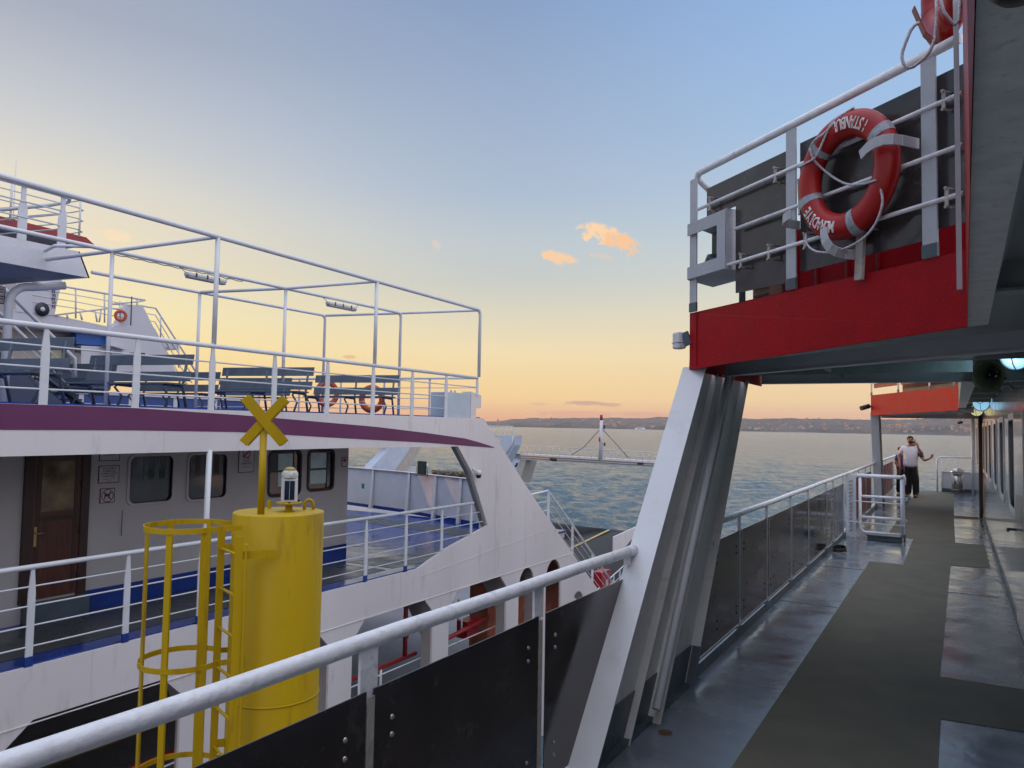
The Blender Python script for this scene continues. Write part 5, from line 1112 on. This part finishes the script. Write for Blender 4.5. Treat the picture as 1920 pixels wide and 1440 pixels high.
# ---------------------------------------------------------------- third ferry, beyond
F3 = thing('car_ferry', 'white car ferry moored farthest away, with a pale fin and blue panels', 'ferry', (-29, 20, WATER))
W3 = mat('far_ferry_white_paint', (0.52, 0.52, 0.56), 0.5, var=0.06, bump=0.1, vscale=0.8)
C3 = mat('far_ferry_cream_paint', (0.42, 0.38, 0.34), 0.5)
def ferry3():
    X = -24.0; P = lambda px, py, x=X: U(px, py, 'X', x)
    def pl(name, pts, th, m, x=X, parent=F3): return MB().poly([P(a, b, x) for a, b in pts], (-th, 0, 0)).build(name, m, parent)
    MB().span((-24.4, -14, -6.9), (-37, 40, -1.6)).build('hull', W3, F3)
    MB().span((-24.6, -14, -1.6), (-36.5, 21.5, 1.9)).build('cabin_deck', C3, F3)
    MB().span((-24.3, -14, 1.9), (-37, 23.5, 2.0)).build('promenade_deck', W3, F3)
    MB().span((-24.4, -14, 2.0), (-35, 11.4, 8.3)).build('deckhouse', W3, F3)  # tall block out of view, added to keep the low sun off the wing
    # blue painted bulwark with white stanchions seen beneath the benches
    MB().span((-24.02, 11, 1.3), (-24.08, 23.3, 2.12)).build('white_strake', W3, F3); MB().span((-24.0, 11, 2.12), (-24.06, 21.4, 2.60)).build('blue_bulwark', mat('bulwark_blue', (0.015, 0.055, 0.22), 0.4), F3)
    MB().span((-23.95, 11, 2.60), (-24.1, 21.4, 2.70)).build('bulwark_cap', W3, F3)
    ws = [MB().span((-23.98, 12.5 + 1.7 * i, 2.0), (-24.1, 12.66 + 1.7 * i, 2.6)).build('bulwark_post', W3, F3) for i in range(6)]
    # funnel casing
    pl('funnel_casing', [(30, 520), (117, 522), (102, 592), (30, 584)], 1.6, W3)
    e = P(78, 580) + Vector((.03, 0, 0)); MB().lathe(e, [(0, .02), (.21, .02), (.21, 0)], 24, Matrix.Rotation(pi / 2, 3, 'Y')).build('dark_emblem', INK, F3)
    MB().lathe(e + Vector((.03, 0, 0)), [(0, .01), (.07, .01), (.07, 0)], 14, Matrix.Rotation(pi / 2, 3, 'Y')).build('emblem_centre', W3, F3)
    lt = MB()
    for k in range(7): a = P(97 + (k % 2), 530 + 7 * k) + Vector((.02, 0, 0)); lt.span(a, a + Vector((.012, .085, -.012))); lt.span(a, a + Vector((.012, .02, -.085))); lt.span(a + Vector((0, .065, 0)), a + Vector((.012, .085, -.085)))
    lt.build('upright_lettering', INK, F3)
    pl('upper_slab', [(20, 580), (100, 590), (206, 613), (335, 640), (335, 656), (206, 628), (60, 612), (20, 610)], 6.0, W3, X - .02)
    pl('fin', [(229, 605), (246, 572), (267, 573), (332, 700), (212, 700), (205, 616)], 0.5, W3, X + .05)
    MB().poly([P(20, 612, X - .8), P(203, 628, X - .8), P(203, 720, X - .8), P(20, 720, X - .8)], (-4, 0, 0)).build('upper_house', C3, F3)
    pl('blue_panel', [(143, 619), (199, 629), (199, 649), (143, 645)], 0.3, BLUEB, X - .2)
    pl('white_locker', [(152, 648), (203, 650), (226, 662), (226, 715), (152, 715)], 0.8, W3, X - .1)
    pl('dark_window', [(205, 648), (231, 652), (231, 664), (205, 664)], 0.05, BLACK, X + .02); pl('window_lid', [(200, 646), (233, 650), (238, 656), (232, 655)], 0.5, W3, X + .3)
    pl('dark_door', [(116, 640), (125, 641), (124, 706), (115, 704)], 0.05, BLACK, X - .7); pl('pale_panel', [(97, 645), (116, 646), (115, 690), (96, 688)], 0.05, mat('pale_yellow_panel', (0.50, 0.50, 0.30), 0.5), X - .7)  # the panel is plain pale yellow
    pl('dark_window', [(85, 636), (97, 637), (96, 648), (85, 647)], 0.05, BLACK, X - .72); pl('dark_window', [(142, 649), (152, 650), (152, 662), (142, 661)], 0.05, BLACK, X - .02)
    pl('life_raft_box', [(254, 661), (272, 662), (272, 668), (254, 667)], 0.4, BLACK, X + .4)
    rl = thing('railing', 'thin brown looking railing against the glowing sky on the farthest ferry', 'railing', P(200, 590))
    m = MB(); q = Vector((0, 0, 0))
    for dy in (0, 13, 26, 39):
        m.tube([P(60, 527 + dy), P(142, 541 + dy * .95), P(196, 550 + dy), P(262, 561 + dy) if dy == 0 else P(228, 556 + dy), P(272, 563) if dy == 0 else P(228, 556 + dy)], 0.035 if dy == 0 else 0.015, 6)
    m.tube([P(272, 563), P(258, 566), P(212, 570)], 0.03, 6); m.tube([P(205, 570), P(262, 573)], 0.025, 6)
    for x, y0, y1 in ((142, 541, 597), (196, 550, 605), (225, 565, 605), (257, 562, 572)): m.tube([P(x, y0), P(x, y1)], 0.028, 6)
    m.build('bars', W3, rl)
    m = MB().tube([P(102, 591), P(205, 578), P(228, 580)], 0.03, 6)
    for x0, y0, x1, y1 in ((125, 588, 127, 596), (150, 585, 154, 600), (178, 581, 182, 604), (190, 581, 186, 604)): m.tube([P(x0, y0), P(x1, y1)], 0.03, 6)
    m.build('low_bar', W3, rl)
    MB().tube([P(247, 556, X + .3), P(245, 610, X + .3)], 0.02, 5).build('aerial', INK, rl)
    sr = thing('stair_railing', 'four thin sloping stair rails right of the pale fin on the farthest ferry', 'stair railing', P(300, 620))
    m = MB()
    for k in range(4): m.tube([P(262, 573 + 13 * k), P(292 - k, 578 + 12.5 * k), P(352 - k * 6, 672 + 9 * k), P(372 - k * 6, 706 + 6 * k)], 0.032 if k == 0 else 0.018, 6)
    m.tube([P(268, 580), P(330, 706)], 0.05, 6)
    for x, y0, y1 in ((301, 591, 634), (335, 646, 690)): m.tube([P(x, y0), P(x, y1)], 0.028, 6)
    m.build('bars', W3, sr)
    c = P(226, 592, X + .1); lifebuoy(c, (.5, .86, 0), (0, 0, 1), R=0.15, r=0.05, label='small orange lifebuoy beside the pale fin of the farthest ferry', text=False, mat_=ORANGE, detail=False)
    # plate struts amidships
    X2 = -24.4; Pb = lambda px, py: U(px, py, 'X', X2)
    _k = [0]
    def pl2(name, pts, th, m): _k[0] += .06; return MB().poly([Pb(a, b) + Vector((-_k[0], 0, 0)) for a, b in pts], (-th, 0, 0)).build(name, m, F3)
    pl2('slanted_strut', [(728, 846), (752, 800), (782, 800), (768, 846), (726, 905), (672, 905)], 0.5, mat('blue_white_paint', (0.46, 0.52, 0.62), 0.45))
    pl2('slanted_strut', [(752, 846), (782, 800), (806, 800), (790, 846), (752, 905), (716, 905)], 1.2, C3)
    pl2('top_beam', [(640, 790), (800, 790), (782, 830), (640, 826)], 0.4, W3)
    pl2('low_strut', [(655, 850), (668, 868), (684, 905), (640, 905)], 0.3, C3)
    pl2('low_wall', [(736, 878), (776, 874), (806, 878), (800, 905), (730, 905)], 0.4, W3)
    pl2('small_strut', [(806, 874), (816, 870), (778, 905), (762, 905)], 0.2, W3)
    # forward strut, gantry legs, gantry
    Yg = 62.0; G = lambda px, py, y=Yg: U(px, py, 'Y', y)
    def pg(name, pts, th, m, y=Yg): return MB().poly([G(a, b, y) for a, b in pts], (0, th, 0)).build(name, m, F3)
    BW = bpy.data.materials['blue_white_paint']
    pg('forward_strut', [(890, 815), (967, 816), (964, 835), (940, 880), (905, 880), (942, 822), (890, 822)], 1.0, BW, 48)
    MB().tube([G(962, 818, 47.9), G(960, 832, 47.9), G(936, 872, 47.9)], 0.06, 6).build('strut_pipe', W3, F3)
    m = MB()
    for x in (921, 928, 943, 951, 960): m.tube([G(x, 799, 48.3), G(x, 815, 48.3)], 0.04, 5)
    m.tube([G(905, 799, 48.3), G(962, 800, 48.3)], 0.05, 6); m.build('strut_railing', W3, F3)
    pg('gantry_leg', [(962, 850), (978, 850), (971, 880), (958, 905), (935, 905)], 0.8, BW); pg('gantry_leg', [(974, 861), (987, 861), (974, 905), (958, 905)], 2.2, C3, Yg + .05)
    MB().tube([G(970, 868, Yg - .04), G(968, 873, Yg - .04), G(966, 874, Yg - .04)], 0.09, 6).build('leg_mark', INK, F3)
    g = thing('bow_gantry', 'long thin white gantry with a mast, wire stays and handrail over the bow of the farthest ferry', 'gantry', G(1100, 860)); g['label'] = 'thin white gantry with a mast, wire stays and handrail over the open water'
    m = MB(); m.poly([G(962, 850), G(1300, 869), G(1300, 880), G(962, 861)], (0, 1.2, 0)); m.build('beam', W3, g)
    MB().tube([G(975, 853, Yg - .1), G(1300, 873, Yg - .1)], 0.07, 6).tube([G(975, 857, Yg - .1), G(1300, 877, Yg - .1)], 0.05, 6).build('beam_pipe', C3, g)
    m = MB(); m.tube([G(964, 834), G(1300, 853)], 0.035, 6); m.tube([G(964, 843), G(1300, 862)], 0.018, 5)
    for k in range(29): x = 965 + 12 * k; m.tube([G(x, 834 + (x - 964) * .0565), G(x, 851 + (x - 964) * .0565)], 0.022, 5)
    m.build('handrail', W3, g)
    m = MB(); a, b = G(1126, 862), G(1127.5, 788); m.cyl(a, b, 0.20, 0.13, 12); m.build('mast', W3, g)
    MB().cyl(G(1127.5, 789), G(1127.5, 778), 0.12, 0.13, 10).build('mast_lamp', REDDARK, g); MB().cyl(G(1124, 828, Yg - .3), G(1124, 820, Yg - .3), 0.07).build('red_lamp', REDP, g)
    MB().cyl(G(1133, 804), G(1133, 797), 0.08).cyl(G(1133.5, 836), G(1133.5, 830), 0.08).build('horn', BLACK, g)
    MB().tube([G(1125, 805), G(1095, 838), G(1072, 853)], 0.035, 5).build('stay', KICK, g); MB().tube([G(1130, 805), G(1155, 832), G(1178, 858)], 0.035, 5).build('stay', KICK, g)
    MB().cyl(G(1032, 861, Yg - .2), G(1043, 862, Yg - .2), 0.12).cyl(G(1196, 869, Yg - .2), G(1206, 869, Yg - .2), 0.10).build('flood', BLACK, g)
ferry3()
def far_boat():
    d = U(1200, 804, 'Z', WATER); d = Vector((d.x, d.y, 0)).normalized() * 2500; loc = Vector((d.x, d.y, WATER + .3))
    t = thing('far_boat', 'tiny white ferry crossing far out under the hills, right of the mast', 'boat', loc)
    e = Vector((cos(radians(20)), sin(radians(20)), 0)); s = Vector((-e.y, e.x, 0)); B = lambda a, b, c: loc + e * a + s * b + Vector((0, 0, c))
    MB().poly([B(-14, -3, 0), B(14, -3, 0), B(17, 0, 3), B(14, 3, 3), B(-14, 3, 3), B(-16, 0, 3)], (0, 0, 3)).build('hull', W3, t)
    MB().box(B(-2, 0, 7.5), (16, 5, 4), radians(20)).build('cabin', W3, t); MB().box(B(-3, 0, 11), (3, 3, 4), radians(20)).build('funnel', REDP, t)
far_boat()

# ---------------------------------------------------------------- yellow mooring pile between the ships
def pile():
    c = Vector((-4.72, 4.467, 0)); r = 0.352; zt = 1.125
    v = Vector((c.x, c.y, 0)).normalized(); l = Vector((v.y * -1, v.x, 0)); rt = -l      # v away from the viewer, rt to the right
    t = thing('mooring_pile', 'fat yellow steel mooring pile standing in the water between the two ferries', 'mooring pile', (c.x, c.y, WATER))
    MB().lathe(c, [(0, zt), (r - .004, zt), (r, zt - .006), (r, WATER - .5)], 56).build('drum', YELL, t)
    MB().tube([c + Vector((r * cos(a), r * sin(a), -.30)) for a in [i * pi / 24 for i in range(48)]], 0.007, 6, closed=True).build('weld_ring', YELL, t)
    lg = MB(); p = c + rt * .235 + v * .12 + Vector((0, 0, zt)); lg.tube([p + rt * -.035] + [p + rt * (.038 * -cos(i * pi / 8)) + Vector((0, 0, .035 + .045 * sin(i * pi / 8))) for i in range(9)] + [p + rt * .035], 0.012, 8); lg.build('lifting_lug', YELL, t)
    lg = MB(); p = c - rt * .08 + v * .22 + Vector((0, 0, zt)); lg.bar(p, p + Vector((0, 0, .07)), 0.03, 0.015); lg.build('lifting_lug', YELL, t)
    # cross mark on its pole
    b = c - rt * .135 - v * .17 + Vector((0, 0, zt)); top = b + Vector((0, 0, .64)) + rt * 0.01
    x = thing('cross_topmark', 'yellow diagonal cross topmark on a pole standing on the mooring pile', 'topmark', b)
    MB().cyl(b, b + Vector((0, 0, .63)), 0.027, n=18).build('pole', YELL, x); MB().lathe(b + Vector((0, 0, .63)), [(.027, 0), (.015, .02), (0, .025)], 18).build('pole_cap', YELL, x)
    h = b + Vector((0, 0, .725)) - v * .012
    for (sg, off) in ((1, -.018), (-1, -.030)):
        e = (rt * sg * 0.66 + Vector((0, 0, 1)) * 0.78).normalized(); f = v.cross(e).normalized()
        MB().box(h + v * off, (0.072, 0.012, 0.46), m=Matrix((f, v, e)).transposed()).build('cross_arm', YELL, x, 0.002)
    tv = (v + rt * .55).normalized()
    for (sg, off) in ((1, .030), (-1, .018)):
        e = (rt * sg * 0.66 + Vector((0, 0, 1)) * 0.78).normalized(); f = v.cross(e).normalized()
        MB().box(h + v * (off + .01) + rt * .014, (0.072, 0.012, 0.46), m=Matrix((f, v, e)).transposed()).build('cross_arm', YELL, x, 0.002)
    # solar lantern
    q = c + rt * .075 + v * .0 + Vector((0, 0, zt))
    s = thing('solar_lantern', 'small white solar lantern with a clear dome on a yellow stand on the mooring pile', 'lantern', q)
    MB().lathe(q, [(0, 0), (.045, 0), (.03, .01), (.026, .055), (.10, .062), (.10, .075), (0, .076)], 24).build('stand', YELL, s)
    MB().box(q + Vector((0, 0, .172)), (0.128, 0.10, 0.19), atan2(rt.y, rt.x)).build('body', WHITE, s, 0.006)
    MB().box(q + Vector((0, 0, .172)) - v * .052, (0.078, 0.006, 0.15), atan2(rt.y, rt.x)).build('solar_cell', mat('solar_cell', (0.012, 0.022, 0.05), 0.12), s)
    MB().box(q + Vector((0, 0, .172)) - v * .056, (0.004, 0.003, 0.15), atan2(rt.y, rt.x)).build('cell_line', GALV, s)
    MB().lathe(q, [(.064, .270), (.066, .285), (.066, .30), (.060, .315), (.045, .335), (.02, .348), (0, .350)], 24).build('dome', CLEAR, s); MB().lathe(q, [(.040, .326), (.050, .330), (.03, .352), (0, .357)], 20).build('dome_cap', mat('amber_cap', (0.4, 0.27, 0.08), 0.3), s)
    MB().box(q + Vector((0, 0, .076)) + rt * .075, (0.012, 0.012, 0.03)).box(q + Vector((0, 0, .076)) - rt * .0 - v * .09, (0.02, 0.012, 0.014)).build('bolt', BLACK, s)
    # ladder with safety cage
    k = thing('caged_ladder', 'yellow ladder with a round hooped safety cage fixed to the mooring pile', 'ladder', c + l * .6)
    hc = U(352, 985, 'X', -5.03); hc = Vector((hc.x, hc.y, 0)); R = 0.300
    ax = rt; ay = v
    def hoop(z, rr, name='hoop'):
        m = MB(); a0, a1 = radians(32), radians(360 - 36); n = 36; vs = []
        for i in range(n + 1):
            a = a0 + (a1 - a0) * i / n; d = ax * cos(a) - ay * sin(a)
            for off, zz in ((0, -.02), (0, .02), (.006, .02), (.006, -.02)): vs.append(hc + d * (rr + off) + Vector((0, 0, z + zz)))
        m.add(vs, [(i * 4 + j, i * 4 + (j + 1) % 4, (i + 1) * 4 + (j + 1) % 4, (i + 1) * 4 + j) for i in range(n) for j in range(4)])
        d0 = ax * cos(a0) - ay * sin(a0); d1 = ax * cos(a1) - ay * sin(a1)
        m.bar(hc + d0 * rr + Vector((0, 0, z)), hc + ax * .40 - ay * .15 + Vector((0, 0, z)), 0.006, 0.04); m.bar(hc + d1 * rr + Vector((0, 0, z)), hc + ax * .36 + ay * .17 + Vector((0, 0, z)), 0.006, 0.04)
        return m.build(name, YELL, k)
    for i, z in enumerate((1.045, 0.06, -.76, -1.6, -2.5)): hoop(z, R)
    for a in (62, 108, 152, 196, 240, 296):
        d = ax * cos(radians(a)) - ay * sin(radians(a)); e = ax * -sin(radians(a)) - ay * cos(radians(a)); p = hc + d * (R - .004)
        MB().box(p + Vector((0, 0, -.95)), (0.006, 0.042, 4.03), m=Matrix((d, e, Vector((0, 0, 1)))).transposed()).build('cage_strap', YELL, k)
    s0 = hc + ax * .235 + ay * .10; s1 = hc + ax * .385 - ay * .27
    for sp in (s0, s1):
        MB().box(sp + Vector((0, 0, -1.2)), (0.055, 0.010, 4.4), atan2(ax.y, ax.x) ).build('stringer', YELL, k)
    for i in range(13): z = .86 - .30 * i; MB().bar(s0 + Vector((0, 0, z)), s1 + Vector((0, 0, z)), 0.022, 0.012).build('rung', YELL, k)
    for z in (.86, -.62): MB().bar(s1 + Vector((0, 0, z)), s1 + rt * .26 + v * .05 + Vector((0, 0, z)), 0.008, 0.06).build('bracket', YELL, k); 
    for z in (.86, -.62): MB().bar(s0 + Vector((0, 0, z)), s0 + rt * .2 + Vector((0, 0, z)), 0.008, 0.06).build('bracket', YELL, k)
    MB().bar(s1 + rt * .05 + Vector((0, 0, .94)), s1 + rt * .05 + Vector((0, 0, -3)), 0.012, 0.06, v).build('back_bar', YELL, k)
pile()

# ---------------------------------------------------------------- people
def skin(name, verts, edges, mt, parent, root=0, sub=2):
    """verts: {key: (co, radius)}; grows a smooth limb-like surface with the Skin modifier and bakes it"""
    keys = list(verts); idx = {k: i for i, k in enumerate(keys)}; o = ORG[parent.name]
    me = bpy.data.meshes.new(name); me.from_pydata([tuple(Vector(verts[k][0])) for k in keys], [(idx[a], idx[b]) for a, b in edges], []); me.update()
    ob = bpy.data.objects.new(name, me); COL.objects.link(ob)
    sm = ob.modifiers.new('skin', 'SKIN'); sm.use_smooth_shade = True; sm.branch_smoothing = 0.6
    me.skin_vertices  # layer made by the modifier
    if not me.skin_vertices: me.attributes
    sv = me.skin_vertices[0].data
    for k in keys:
        r = verts[k][1]; r = (r, r) if not isinstance(r, tuple) else r
        sv[idx[k]].radius = r; sv[idx[k]].use_root = (idx[k] == idx[keys[root]])
    ss = ob.modifiers.new('sub', 'SUBSURF'); ss.levels = sub; ss.render_levels = sub
    dg = bpy.context.evaluated_depsgraph_get(); m2 = bpy.data.meshes.new_from_object(ob.evaluated_get(dg))
    bpy.data.objects.remove(ob); bpy.data.meshes.remove(me)
    for p in m2.polygons: p.use_smooth = True
    m2.materials.clear(); m2.materials.append(mt)
    ob = bpy.data.objects.new(name, m2); COL.objects.link(ob); ob.parent = parent; ORG[ob.name] = o
    return ob
def person(loc, rz, label, arms, h=1.72, shirt=None, beard=False, fat=1.0, head_yaw=0.0, legs=None, tilt=0, hair=HAIR, seated=False, crop=False):
    """arms = ((elbow, wrist, fingers dir), ...) for left(+x) and right(-x) in body space, facing -Y"""
    s = h / 1.72; t = thing('person', label, 'person', (0, 0, 0)); ORG[t.name] = Vector((0, 0, 0))
    V = lambda x, y, z: (x * s, y * s, z * s)
    lg = legs or (((.10, .0, .48), (.105, .03, .08)), ((-.10, .0, .48), (-.12, .03, .08)))
    v = {'pel': (V(0, 0, .95), .095), 'bel': (V(0, -.02 * fat, 1.08), (.125 * fat, .10 * fat)), 'che': (V(0, -.01, 1.27), (.155 * fat, .11 * fat)), 'neb': (V(0, .0, 1.42), (.08, .07)), 'nec': (V(0, -.005, 1.49), .055), 'hd0': (V(0, -.015, 1.56), (.066, .072)), 'hd1': (V(0, -.012, 1.62), (.077, .090)), 'hd2': (V(0, -.005, 1.675), (.062, .075))}
    e = [('pel', 'bel'), ('bel', 'che'), ('che', 'neb'), ('neb', 'nec'), ('nec', 'hd0'), ('hd0', 'hd1'), ('hd1', 'hd2')]
    for sd, (kn, an) in zip('LR', lg):
        q = 1 if sd == 'L' else -1
        v['hip' + sd] = (V(.085 * q, 0, .86), .075); v['kn' + sd] = (V(*kn), .058); v['an' + sd] = (V(*an), .04); v['to' + sd] = (V(an[0] + .02 * q, an[1] - .15, .03), .035)
        e += [('pel', 'hip' + sd), ('hip' + sd, 'kn' + sd), ('kn' + sd, 'an' + sd), ('an' + sd, 'to' + sd)]
    for sd, (el, wr, fd) in zip('LR', arms):
        q = 1 if sd == 'L' else -1
        v['sh' + sd] = (V(.175 * q * (0.9 + .1 * fat), 0, 1.40), .062 * fat); v['el' + sd] = (V(*el), .043); v['wr' + sd] = (V(*wr), .029)
        e += [('che', 'sh' + sd), ('sh' + sd, 'el' + sd), ('el' + sd, 'wr' + sd)]
        fd = Vector(fd).normalized(); w = Vector(wr); side = fd.cross(Vector((0, 1, 0.15))).normalized(); pm = w + fd * .055
        v['pa' + sd] = (V(*pm), (.036, .018)); e.append(('wr' + sd, 'pa' + sd))
        nrm = side.cross(fd).normalized()
        for i, (off, ln) in enumerate(((-.027, .068), (-.009, .078), (.009, .073), (.027, .058))):
            b = pm + side * off + fd * .03; m1 = b + fd * ln * .5 + nrm * .008; m2 = m1 + fd * ln * .4 + nrm * .022
            for kk, pp, rr in (('a', b, .0095), ('b', m1, .0088), ('c', m2, .0078)): v[f'f{i}{kk}{sd}'] = (V(*pp), rr)
            e += [('pa' + sd, f'f{i}a{sd}'), (f'f{i}a{sd}', f'f{i}b{sd}'), (f'f{i}b{sd}', f'f{i}c{sd}')]
        tb = pm - side * .03 - fd * .01; tt = tb - side * .025 + fd * .045 + nrm * .012
        v['t0' + sd] = (V(*tb), .011); v['t1' + sd] = (V(*tt), .0085); e += [('pa' + sd, 't0' + sd), ('t0' + sd, 't1' + sd)]
    skin('body', v, e, SKIN, t)
    # clothes: the same skeleton, slightly fuller
    g = 1.10
    c = {k: (v[k][0], tuple(x * g + .008 for x in (v[k][1] if isinstance(v[k][1], tuple) else (v[k][1],) * 2))) for k in ('pel', 'bel', 'che', 'neb', 'shL', 'shR')}
    c['pel'] = (V(0, -.01, .83), (.135 * fat, .118 * fat)); c['hem'] = (V(0, -.01, .95), (.145 * fat, .125 * fat)); c['bel'] = (c['bel'][0], (.165 * fat, .135 * fat)); ce = [('pel', 'hem'), ('hem', 'bel'), ('bel', 'che'), ('che', 'neb'), ('che', 'shL'), ('che', 'shR')]
    for sd in 'LR':
        a, b = Vector(v['sh' + sd][0]), Vector(v['el' + sd][0]); c['sl' + sd] = (tuple(a + (b - a) * .78), .062); ce.append(('sh' + sd, 'sl' + sd))
    skin('shirt', c, ce, shirt or SHIRTW, t)
    c = {k: (v[k][0], tuple(x * g + .006 for x in (v[k][1] if isinstance(v[k][1], tuple) else (v[k][1],) * 2))) for k in ('pel', 'hipL', 'hipR', 'knL', 'knR', 'anL', 'anR')}
    c['pel'] = (V(0, 0, .91), (.098 * fat, .095 * fat)); c['wst'] = (V(0, -.01, 1.02), (.11 * fat, .10 * fat))
    for sd, q in (('L', 1), ('R', -1)): c['hip' + sd] = (V(.072 * q, 0, .80), .074 * fat)
    for sd in 'LR': c['an' + sd] = ((c['an' + sd][0][0], c['an' + sd][0][1], .035), .060); c['kn' + sd] = (c['kn' + sd][0], .075)
    skin('trousers', c, [('wst', 'pel'), ('pel', 'hipL'), ('pel', 'hipR'), ('hipL', 'knL'), ('hipR', 'knR'), ('knL', 'anL'), ('knR', 'anR')], TROUS, t)
    for sd in 'LR':
        a = Vector(v['an' + sd][0]); q = Vector(v['to' + sd][0]); skin('shoe', {'a': ((a.x, a.y + .05, .045), (.045, .045)), 'b': ((a.x, a.y - .04, .048), (.05, .045)), 'c': ((q.x, q.y, .035), (.045, .032))}, [('a', 'b'), ('b', 'c')], BLACK, t)
    hm = MB(); hc = Vector(V(0, .004, 1.645)); n = 20
    vs = []; fs = []
    for i in range(9):
        for j in range(n):
            ph = pi * .5 * i / 8 * 1.25; th = 2 * pi * j / n; cut = 1.0 if sin(th) > -.25 else .55
            ph2 = min(ph, pi * .5 * 1.25 * cut); vs.append(hc + Vector((.083 * s * sin(ph2) * cos(th), .098 * s * sin(ph2) * sin(th), .088 * s * cos(ph2))))
    fs = [(i * n + j, i * n + (j + 1) % n, (i + 1) * n + (j + 1) % n, (i + 1) * n + j) for i in range(8) for j in range(n)]
    hm.add(vs, fs, True); hm.build('hair', hair, t)
    if beard:
        skin('beard', {'a': (V(.055, -.045, 1.575), .022), 'b': (V(.035, -.082, 1.548), .026), 'c': (V(0, -.095, 1.545), .030), 'd': (V(-.035, -.082, 1.548), .026), 'e': (V(-.055, -.045, 1.575), .022), 'f': (V(0, -.10, 1.588), .014)}, [('a', 'b'), ('b', 'c'), ('c', 'd'), ('d', 'e'), ('c', 'f')], hair, t, sub=1)
    fc = MB(); fc.lathe(V(.03, -.092, 1.625), [(0, .006), (.009, .004), (.011, 0)], 10, Matrix.Rotation(pi / 2, 3, 'X')); fc.lathe(V(-.03, -.092, 1.625), [(0, .006), (.009, .004), (.011, 0)], 10, Matrix.Rotation(pi / 2, 3, 'X')); fc.build('eyes', BLACK, t)
    skin('nose', {'a': (V(0, -.090, 1.63), .010), 'b': (V(0, -.112, 1.598), .015)}, [('a', 'b')], SKIN, t, sub=1)
    for q in (1, -1): skin('ear', {'a': (V(.078 * q, .0, 1.635), .010), 'b': (V(.082 * q, .004, 1.60), .012)}, [('a', 'b')], SKIN, t, sub=1)
    t.location = loc; t.rotation_euler = (0, 0, rz)
    return t
man = person((-1.12, 24.55, 0.004), radians(4), 'bearded man in a white shirt and black trousers, holding a phone to his ear', (((.30, -.02, 1.20), (.185, -.09, 1.41), (-.25, .22, 1)), ((-.29, .04, 1.13), (-.27, -.10, .90), (.05, -.15, -1))), h=1.73, beard=True, fat=1.42)
MB().box((0.118, -.01, 1.575), (0.014, 0.065, 0.13), 0.15).build('phone', BLACK, None)
ph = bpy.data.objects['phone']; tag(ph, 'black phone pressed to the ear of the bearded man', 'phone'); ph.location = man.matrix_basis @ Vector((0, 0, 0)); ph.location = (-1.12, 24.55, 0.004); ph.rotation_euler = (0, 0, radians(4))
person((-1.10, 25.5, 0.004), radians(-10), 'man', (((.34, -.10, 1.12), (.54, -.22, 1.20), (.5, -.1, .8)), ((-.27, .03, 1.13), (-.22, -.1, .93), (0, -.2, -1))), h=1.58, shirt=mat('dark_shirt', (0.03, 0.03, 0.035), 0.8))['label'] = 'man hidden behind the bearded man, his bare forearm stretched out to the right'
person((-1.47, 26.2, 0.004), radians(60), 'shorter dark haired person in a navy shirt by the far railing, behind the bearded man', (((.22, -.02, 1.14), (.20, -.16, .98), (0, -.3, -1)), ((-.24, .03, 1.13), (-.22, -.1, .93), (0, -.2, -1))), h=1.38, shirt=SHIRTB)

# ---------------------------------------------------------------- evening haze over the bay
def haze():
    mb = MB().span((-5750, -5750, -8.4), (5750, 5750, 175)); m = bpy.data.materials.new('haze'); m.use_nodes = True; t = m.node_tree; t.nodes.clear()
    o = t.nodes.new('ShaderNodeOutputMaterial'); v = t.nodes.new('ShaderNodeVolumePrincipled'); v.inputs['Color'].default_value = (0.86, 0.84, 0.90, 1); v.inputs['Density'].default_value = 0.00004; v.inputs['Anisotropy'].default_value = 0.3
    t.links.new(v.outputs[0], o.inputs['Volume']); tag(mb.build('haze', m), kind='stuff')
haze()
SC.cycles.volume_bounces = 1
SC.cycles.max_bounces = 8; SC.cycles.transparent_max_bounces = 8; SC.cycles.use_denoising = True; SC.cycles.sample_clamp_indirect = 4
